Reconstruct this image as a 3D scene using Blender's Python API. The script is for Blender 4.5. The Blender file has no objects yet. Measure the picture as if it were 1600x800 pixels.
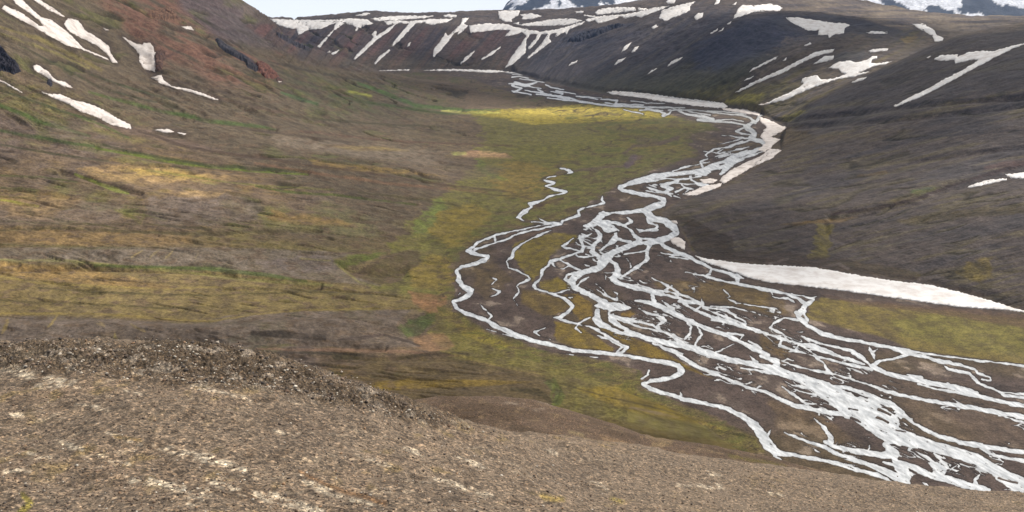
import bpy, math, random, time
import numpy as np
from mathutils import Vector, geometry
from mathutils.bvhtree import BVHTree
T0 = time.time()
rng = np.random.default_rng(7)
random.seed(7)
scn = bpy.context.scene
COL = scn.collection

# ------------------------------------------------------------------ camera
CAM_H = 300.0                      # metres above the river plain
FOC = 1400.0                       # focal length for a 1600 x 800 frame
PITCH = math.atan((400 - 32) / FOC)
cam_data = bpy.data.cameras.new('camera')
cam = bpy.data.objects.new('camera', cam_data)
COL.objects.link(cam)
cam_data.sensor_width = 36.0
cam_data.lens = 36.0 * FOC / 1600.0
cam_data.clip_start = 1.0
cam_data.clip_end = 90000.0
cam.location = (0, 0, CAM_H)
cam.rotation_euler = (math.pi / 2 - PITCH, 0, 0)
scn.camera = cam

# ------------------------------------------------------------------ sun, sky, exposure
SUN_EL, SUN_AZ = 47.0, 52.0        # azimuth measured clockwise from the view direction (+Y)
SUN_STRENGTH, SKY_STRENGTH, EXPOSURE = 5.0, 0.068, 0.20
sd_ = bpy.data.lights.new('sun', 'SUN')
sd_.energy = SUN_STRENGTH
sd_.angle = math.radians(1.5)
sd_.color = (1.0, 0.955, 0.89)
sun = bpy.data.objects.new('sun', sd_)
COL.objects.link(sun)
el, az = math.radians(SUN_EL), math.radians(SUN_AZ)
to_sun = Vector((math.sin(az) * math.cos(el), math.cos(az) * math.cos(el), math.sin(el)))
sun.rotation_euler = to_sun.to_track_quat('Z', 'Y').to_euler()
sun.location = (0, 0, 900)

world = bpy.data.worlds.new('World')
scn.world = world
world.use_nodes = True
nt = world.node_tree
nt.nodes.clear()
wo = nt.nodes.new('ShaderNodeOutputWorld')
bg = nt.nodes.new('ShaderNodeBackground')
bg.inputs['Strength'].default_value = SKY_STRENGTH
sky = nt.nodes.new('ShaderNodeTexSky')
sky.sky_type = 'NISHITA'
sky.sun_disc = False
sky.sun_elevation = el
sky.sun_rotation = az
sky.altitude = 900
sky.dust_density = 2.0
tc = nt.nodes.new('ShaderNodeTexCoord')
mp = nt.nodes.new('ShaderNodeMapping')
mp.inputs['Scale'].default_value = (1.0, 1.0, 4.5)
cn = nt.nodes.new('ShaderNodeTexNoise')
cn.inputs['Scale'].default_value = 2.6
cn.inputs['Detail'].default_value = 7.0
cn.inputs['Roughness'].default_value = 0.55
cr = nt.nodes.new('ShaderNodeValToRGB')
cr.color_ramp.elements[0].position = 0.36
cr.color_ramp.elements[0].color = (0.35, 0.35, 0.35, 1)
cr.color_ramp.elements[1].position = 0.60
cr.color_ramp.elements[1].color = (1, 1, 1, 1)
mx = nt.nodes.new('ShaderNodeMix')
mx.data_type = 'RGBA'
mx.inputs[7].default_value = (10.9, 11.4, 12.0, 1)      # lit cloud cover
nt.links.new(tc.outputs['Generated'], mp.inputs['Vector'])
nt.links.new(mp.outputs[0], cn.inputs['Vector'])
nt.links.new(cn.outputs['Fac'], cr.inputs['Fac'])
# the cover is bright and closed near the horizon, greyer and broken overhead
sx = nt.nodes.new('ShaderNodeSeparateXYZ'); nt.links.new(tc.outputs['Generated'], sx.inputs[0])
hr = nt.nodes.new('ShaderNodeValToRGB')
hr.color_ramp.elements[0].position = 0.0; hr.color_ramp.elements[0].color = (14.4, 14.8, 15.2, 1)
hr.color_ramp.elements[1].position = 0.42; hr.color_ramp.elements[1].color = (5.6, 5.7, 5.9, 1)
e_ = hr.color_ramp.elements.new(0.10); e_.color = (12.2, 12.5, 12.9, 1)
nt.links.new(sx.outputs['Z'], hr.inputs['Fac'])
fr_ = nt.nodes.new('ShaderNodeMapRange')
fr_.inputs['From Min'].default_value = 0.02; fr_.inputs['From Max'].default_value = 0.22
fr_.inputs['To Min'].default_value = 0.75; fr_.inputs['To Max'].default_value = 0.0
nt.links.new(sx.outputs['Z'], fr_.inputs['Value'])
ad_ = nt.nodes.new('ShaderNodeMath'); ad_.operation = 'ADD'; ad_.use_clamp = True
nt.links.new(cr.outputs['Color'], ad_.inputs[0]); nt.links.new(fr_.outputs[0], ad_.inputs[1])
nt.links.new(ad_.outputs[0], mx.inputs[0])
nt.links.new(hr.outputs['Color'], mx.inputs[7])
nt.links.new(sky.outputs[0], mx.inputs[6])
nt.links.new(mx.outputs[2], bg.inputs['Color'])
nt.links.new(bg.outputs[0], wo.inputs['Surface'])
scn.view_settings.view_transform = 'Standard'
scn.view_settings.look = 'None'
scn.view_settings.gamma = 1.0
scn.view_settings.use_curve_mapping = False
scn.view_settings.exposure = EXPOSURE
scn.cycles.max_bounces = 4
scn.cycles.diffuse_bounces = 2
scn.cycles.glossy_bounces = 2
scn.cycles.volume_bounces = 0

# ------------------------------------------------------------------ image projection helpers
CP, SP = math.cos(PITCH), math.sin(PITCH)


def fwd(py):
    """north component and vertical component of the sight line through row py"""
    v = 400.0 - py
    return FOC * CP + v * SP, -FOC * SP + v * CP


def ground_point(px, py, Y):
    fy, fz = fwd(py)
    t = Y / fy
    return ((px - 800.0) * t, Y, CAM_H + fz * t)


def image_coords(X, Y, Z):
    """image column / row of a point as seen from the look-out, in image pixels"""
    dz = Z - CAM_H
    depth = Y * CP - dz * SP
    up = Y * SP + dz * CP
    return 800.0 + FOC * X / depth, 400.0 - FOC * up / depth


def s2l(c):
    c = np.asarray(c, dtype=float) / 255.0
    return np.where(c <= 0.04045, c / 12.92, ((c + 0.055) / 1.055) ** 2.4)


def hash2(ix, iy, seed):
    h = (ix.astype(np.int64) * 374761393 + iy.astype(np.int64) * 668265263 + seed * 1442695041) & 0x7fffffff
    h = ((h ^ (h >> 13)) * 1274126177) & 0x7fffffff
    h = (h ^ (h >> 16)) & 0xffff
    return h * (2 * math.pi / 65536.0)


def perlin(x, y, seed=0):
    ix, iy = np.floor(x), np.floor(y)
    fx, fy = x - ix, y - iy
    ix = ix.astype(np.int64); iy = iy.astype(np.int64)
    u = fx * fx * fx * (fx * (fx * 6 - 15) + 10)
    v = fy * fy * fy * (fy * (fy * 6 - 15) + 10)

    def g(dx, dy):
        a = hash2(ix + dx, iy + dy, seed)
        return np.cos(a) * (fx - dx) + np.sin(a) * (fy - dy)
    n00, n10, n01, n11 = g(0, 0), g(1, 0), g(0, 1), g(1, 1)
    return ((n00 * (1 - u) + n10 * u) * (1 - v) + (n01 * (1 - u) + n11 * u) * v) * 1.5


def fbm(x, y, octs=4, seed=0, gain=0.5, ridge=False):
    s = np.zeros_like(x); a = 1.0; t = 0.0
    for o in range(octs):
        n = perlin(x * (2 ** o) + 17.3 * o, y * (2 ** o) - 9.1 * o, seed + o * 31)
        s += a * ((1 - 2 * np.abs(n)) if ridge else n)
        t += a; a *= gain
    return s / t


def sstep(a, b, x):
    t = np.clip((x - a) / (b - a), 0, 1)
    return t * t * (3 - 2 * t)


def P(s):
    return [tuple(float(v) for v in q.split(',')) for q in s.split()]


def poly_sd(px, py, poly):
    """signed distance to a polygon, positive inside"""
    d = np.full(px.shape, 1e9)
    ins = np.zeros(px.shape, dtype=bool)
    n = len(poly)
    for i in range(n):
        ax, ay = poly[i][:2]; bx, by = poly[(i + 1) % n][:2]
        ex, ey = bx - ax, by - ay
        l2 = ex * ex + ey * ey + 1e-9
        t = np.clip(((px - ax) * ex + (py - ay) * ey) / l2, 0, 1)
        d = np.minimum(d, (px - ax - t * ex) ** 2 + (py - ay - t * ey) ** 2)
        c = (ay > py) != (by > py)
        if ey != 0:
            ins ^= c & (px < (py - ay) * ex / ey + ax)
    d = np.sqrt(d)
    return np.where(ins, d, -d)


def line_sd(px, py, pts, wscale=1.0, default=3.0):
    """signed distance to a band of varying width, positive inside"""
    r = np.full(px.shape, -1e9)
    for (a, b) in zip(pts[:-1], pts[1:]):
        ax, ay = a[:2]; bx, by = b[:2]
        wa = (a[2] if len(a) > 2 else default) * wscale / 2
        wb = (b[2] if len(b) > 2 else default) * wscale / 2
        ex, ey = bx - ax, by - ay
        t = np.clip(((px - ax) * ex + (py - ay) * ey) / (ex * ex + ey * ey + 1e-9), 0, 1)
        r = np.maximum(r, wa + (wb - wa) * t - np.hypot(px - ax - t * ex, py - ay - t * ey))
    return r


class TPS:
    def __init__(self, pts, reg=1e-4, ysc=1.0, vals=None):
        p = np.array(pts, dtype=float)
        self.c = p[:, :2] / 1000.0
        z = p[:, 2]
        n = len(p)
        K = self.k(self.c[:, None, :] - self.c[None, :, :]) + np.eye(n) * reg
        Q = np.hstack([np.ones((n, 1)), self.c])
        A = np.zeros((n + 3, n + 3)); A[:n, :n] = K; A[:n, n:] = Q; A[n:, :n] = Q.T
        self.w = np.linalg.solve(A, np.concatenate([z, np.zeros(3)]))

    @staticmethod
    def k(d):
        r2 = (d ** 2).sum(-1) + 1e-12
        return 0.5 * r2 * np.log(r2)

    def __call__(self, X, Y):
        sh = X.shape
        x = X.ravel() / 1000.0; y = Y.ravel() / 1000.0
        out = self.w[-3] + self.w[-2] * x + self.w[-1] * y
        for i in range(len(self.c)):
            r2 = (x - self.c[i, 0]) ** 2 + (y - self.c[i, 1]) ** 2 + 1e-12
            out = out + self.w[i] * 0.5 * r2 * np.log(r2)
        return out.reshape(sh)


def tag(o, label=None, cat=None, group=None, kind=None):
    if label: o['label'] = label
    if cat: o['category'] = cat
    if group: o['group'] = group
    if kind: o['kind'] = kind
    return o


def mesh_obj(name, verts, faces, mat, color=None, smooth=True, parent=None):
    """verts (n,3) array, faces (m,3|4) int array, color (n,3) linear"""
    me = bpy.data.meshes.new(name)
    verts = np.asarray(verts, dtype=np.float32); faces = np.asarray(faces, dtype=np.int32)
    k = faces.shape[1]
    me.vertices.add(len(verts)); me.vertices.foreach_set('co', verts.ravel())
    me.loops.add(faces.size); me.loops.foreach_set('vertex_index', faces.ravel())
    me.polygons.add(len(faces))
    me.polygons.foreach_set('loop_start', np.arange(0, faces.size, k, dtype=np.int32))
    me.polygons.foreach_set('loop_total', np.full(len(faces), k, dtype=np.int32))
    me.update(calc_edges=True)
    if smooth:
        me.polygons.foreach_set('use_smooth', np.ones(len(faces), dtype=bool))
    if color is not None:
        at = me.color_attributes.new('ground', 'FLOAT_COLOR', 'POINT')
        c4 = np.ones((len(verts), 4), dtype=np.float32); c4[:, :3] = color
        at.data.foreach_set('color', c4.ravel())
    me.materials.append(mat)
    o = bpy.data.objects.new(name, me)
    COL.objects.link(o)
    if parent: o.parent = parent
    return o

# ------------------------------------------------------------------ materials
def new_mat(name):
    m = bpy.data.materials.new(name); m.use_nodes = True
    n = m.node_tree.nodes; n.clear()
    out = n.new('ShaderNodeOutputMaterial'); b = n.new('ShaderNodeBsdfPrincipled')
    m.node_tree.links.new(b.outputs[0], out.inputs['Surface'])
    return m, m.node_tree, b


def ground_mat(name, scales, contrast, bump_scales, bump_d, rough=0.9, spec=0.2, gravel=()):
    """albedo from the painted ground cover, broken up by grain of several sizes (metres)"""
    m, t, b = new_mat(name)
    L = t.links.new
    at = t.nodes.new('ShaderNodeAttribute'); at.attribute_name = 'ground'
    geo = t.nodes.new('ShaderNodeNewGeometry')
    cur = at.outputs['Color']
    for i, (s, c) in enumerate(zip(scales, contrast)):
        n = t.nodes.new('ShaderNodeTexNoise')
        n.inputs['Scale'].default_value = 1.0 / s
        n.inputs['Detail'].default_value = 5.0
        n.inputs['Roughness'].default_value = 0.65
        L(geo.outputs['Position'], n.inputs['Vector'])
        r = t.nodes.new('ShaderNodeMapRange')
        r.inputs['From Min'].default_value = 0.3; r.inputs['From Max'].default_value = 0.7
        r.inputs['To Min'].default_value = 1 - c; r.inputs['To Max'].default_value = 1 + c
        r.clamp = False
        L(n.outputs['Fac'], r.inputs['Value'])
        mu = t.nodes.new('ShaderNodeVectorMath'); mu.operation = 'SCALE'
        L(cur, mu.inputs[0]); L(r.outputs[0], mu.inputs['Scale'])
        cur = mu.outputs[0]
    for gs in gravel:                 # single stones of that size, each with its own tone
        vo = t.nodes.new('ShaderNodeTexVoronoi'); vo.inputs['Scale'].default_value = 1.0 / gs
        L(geo.outputs['Position'], vo.inputs['Vector'])
        sp = t.nodes.new('ShaderNodeSeparateColor'); L(vo.outputs['Color'], sp.inputs[0])
        cr = t.nodes.new('ShaderNodeValToRGB'); cr.color_ramp.interpolation = 'LINEAR'
        cr.color_ramp.elements[0].color = (0.52, 0.52, 0.53, 1); cr.color_ramp.elements[0].position = 0.0
        cr.color_ramp.elements[1].color = (1.75, 1.68, 1.58, 1); cr.color_ramp.elements[1].position = 1.0
        e = cr.color_ramp.elements.new(0.25); e.color = (0.72, 0.71, 0.70, 1)
        e = cr.color_ramp.elements.new(0.72); e.color = (1.05, 1.03, 1.0, 1)
        e = cr.color_ramp.elements.new(0.90); e.color = (1.45, 1.36, 1.25, 1)
        L(sp.outputs[0], cr.inputs['Fac'])
        mm = t.nodes.new('ShaderNodeVectorMath'); mm.operation = 'MULTIPLY'
        L(cur, mm.inputs[0]); L(cr.outputs['Color'], mm.inputs[1]); cur = mm.outputs[0]
    L(cur, b.inputs['Base Color'])
    b.inputs['Roughness'].default_value = rough
    b.inputs['Specular IOR Level'].default_value = spec
    prev = None
    for s, d in zip(bump_scales, bump_d):
        n = t.nodes.new('ShaderNodeTexNoise')
        n.inputs['Scale'].default_value = 1.0 / s
        n.inputs['Detail'].default_value = 4.0
        n.inputs['Roughness'].default_value = 0.6
        L(geo.outputs['Position'], n.inputs['Vector'])
        bp = t.nodes.new('ShaderNodeBump')
        bp.inputs['Strength'].default_value = 1.0
        bp.inputs['Distance'].default_value = d
        L(n.outputs['Fac'], bp.inputs['Height'])
        if prev: L(prev, bp.inputs['Normal'])
        prev = bp.outputs[0]
    if prev: L(prev, b.inputs['Normal'])
    return m


M_SLOPE = ground_mat('gravel_and_moss_slope', (60.0, 12.0, 3.0), (0.14, 0.27, 0.36), (30.0, 7.0), (4.5, 1.3))
M_PLAIN = ground_mat('gravel_plain', (25.0, 6.0, 1.5), (0.18, 0.34, 0.42), (9.0, 3.0), (0.7, 0.3))
M_FAR = ground_mat('far_slope', (180.0, 40.0), (0.20, 0.34), (110.0, 30.0), (13.0, 6.0))
M_RIDGE = ground_mat('frost_shattered_gravel', (7.0, 0.9, 0.28), (0.10, 0.26, 0.40), (2.0, 0.45), (0.32, 0.16), gravel=(0.34, 0.17))

# snow: old summer snow, faintly pink-brown dust
M_SNOW, t, b = new_mat('old_snow')
geo = t.nodes.new('ShaderNodeNewGeometry')
n1 = t.nodes.new('ShaderNodeTexNoise'); n1.inputs['Scale'].default_value = 1 / 22.0; n1.inputs['Detail'].default_value = 6
n1.inputs['Roughness'].default_value = 0.65
rp = t.nodes.new('ShaderNodeValToRGB')
rp.color_ramp.elements[0].position = 0.30; rp.color_ramp.elements[0].color = (0.60, 0.53, 0.48, 1)
rp.color_ramp.elements[1].position = 0.56; rp.color_ramp.elements[1].color = (0.86, 0.825, 0.79, 1)
t.links.new(geo.outputs['Position'], n1.inputs['Vector'])
t.links.new(n1.outputs['Fac'], rp.inputs['Fac'])
t.links.new(rp.outputs['Color'], b.inputs['Base Color'])
b.inputs['Roughness'].default_value = 0.75
bp = t.nodes.new('ShaderNodeBump'); bp.inputs['Distance'].default_value = 0.5
n2 = t.nodes.new('ShaderNodeTexNoise'); n2.inputs['Scale'].default_value = 1 / 9.0; n2.inputs['Detail'].default_value = 4
t.links.new(geo.outputs['Position'], n2.inputs['Vector'])
t.links.new(n2.outputs['Fac'], bp.inputs['Height'])
t.links.new(bp.outputs[0], b.inputs['Normal'])

M_SNOW_DUSTY_SHADE = M_SNOW.copy(); M_SNOW_DUSTY_SHADE.name = 'dusty_shaded_snow'  # dustier copy, darkened too for snow in the mountain's shade
for nd in M_SNOW_DUSTY_SHADE.node_tree.nodes:
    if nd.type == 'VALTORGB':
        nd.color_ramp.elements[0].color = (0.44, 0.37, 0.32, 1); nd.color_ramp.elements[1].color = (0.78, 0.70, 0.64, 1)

# milky glacial water: opaque with silt, riffled
M_WATER, t, b = new_mat('silty_meltwater')
geo = t.nodes.new('ShaderNodeNewGeometry')
mpw = t.nodes.new('ShaderNodeMapping'); mpw.inputs['Scale'].default_value = (1 / 5.0, 1 / 16.0, 1)
mpw.inputs['Rotation'].default_value = (0, 0, math.radians(-52))
n1 = t.nodes.new('ShaderNodeTexNoise'); n1.inputs['Scale'].default_value = 1.0; n1.inputs['Detail'].default_value = 7
n1.inputs['Roughness'].default_value = 0.7
rp = t.nodes.new('ShaderNodeValToRGB')
rp.color_ramp.elements[0].position = 0.34; rp.color_ramp.elements[0].color = (0.62, 0.63, 0.64, 1)
rp.color_ramp.elements[1].position = 0.62; rp.color_ramp.elements[1].color = (1.08, 1.07, 1.05, 1)
t.links.new(geo.outputs['Position'], mpw.inputs['Vector'])
t.links.new(mpw.outputs[0], n1.inputs['Vector'])
t.links.new(n1.outputs['Fac'], rp.inputs['Fac'])
wa = t.nodes.new('ShaderNodeAttribute'); wa.attribute_name = 'ground'
wm = t.nodes.new('ShaderNodeVectorMath'); wm.operation = 'MULTIPLY'
t.links.new(wa.outputs['Color'], wm.inputs[0]); t.links.new(rp.outputs['Color'], wm.inputs[1])
t.links.new(wm.outputs[0], b.inputs['Base Color'])
b.inputs['Roughness'].default_value = 0.22
b.inputs['Specular IOR Level'].default_value = 0.5
n2 = t.nodes.new('ShaderNodeTexNoise'); n2.inputs['Scale'].default_value = 0.8; n2.inputs['Detail'].default_value = 4
bp = t.nodes.new('ShaderNodeBump'); bp.inputs['Distance'].default_value = 0.10; bp.inputs['Strength'].default_value = 0.8
t.links.new(geo.outputs['Position'], n2.inputs['Vector'])
t.links.new(n2.outputs['Fac'], bp.inputs['Height'])
t.links.new(bp.outputs[0], b.inputs['Normal'])

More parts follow.
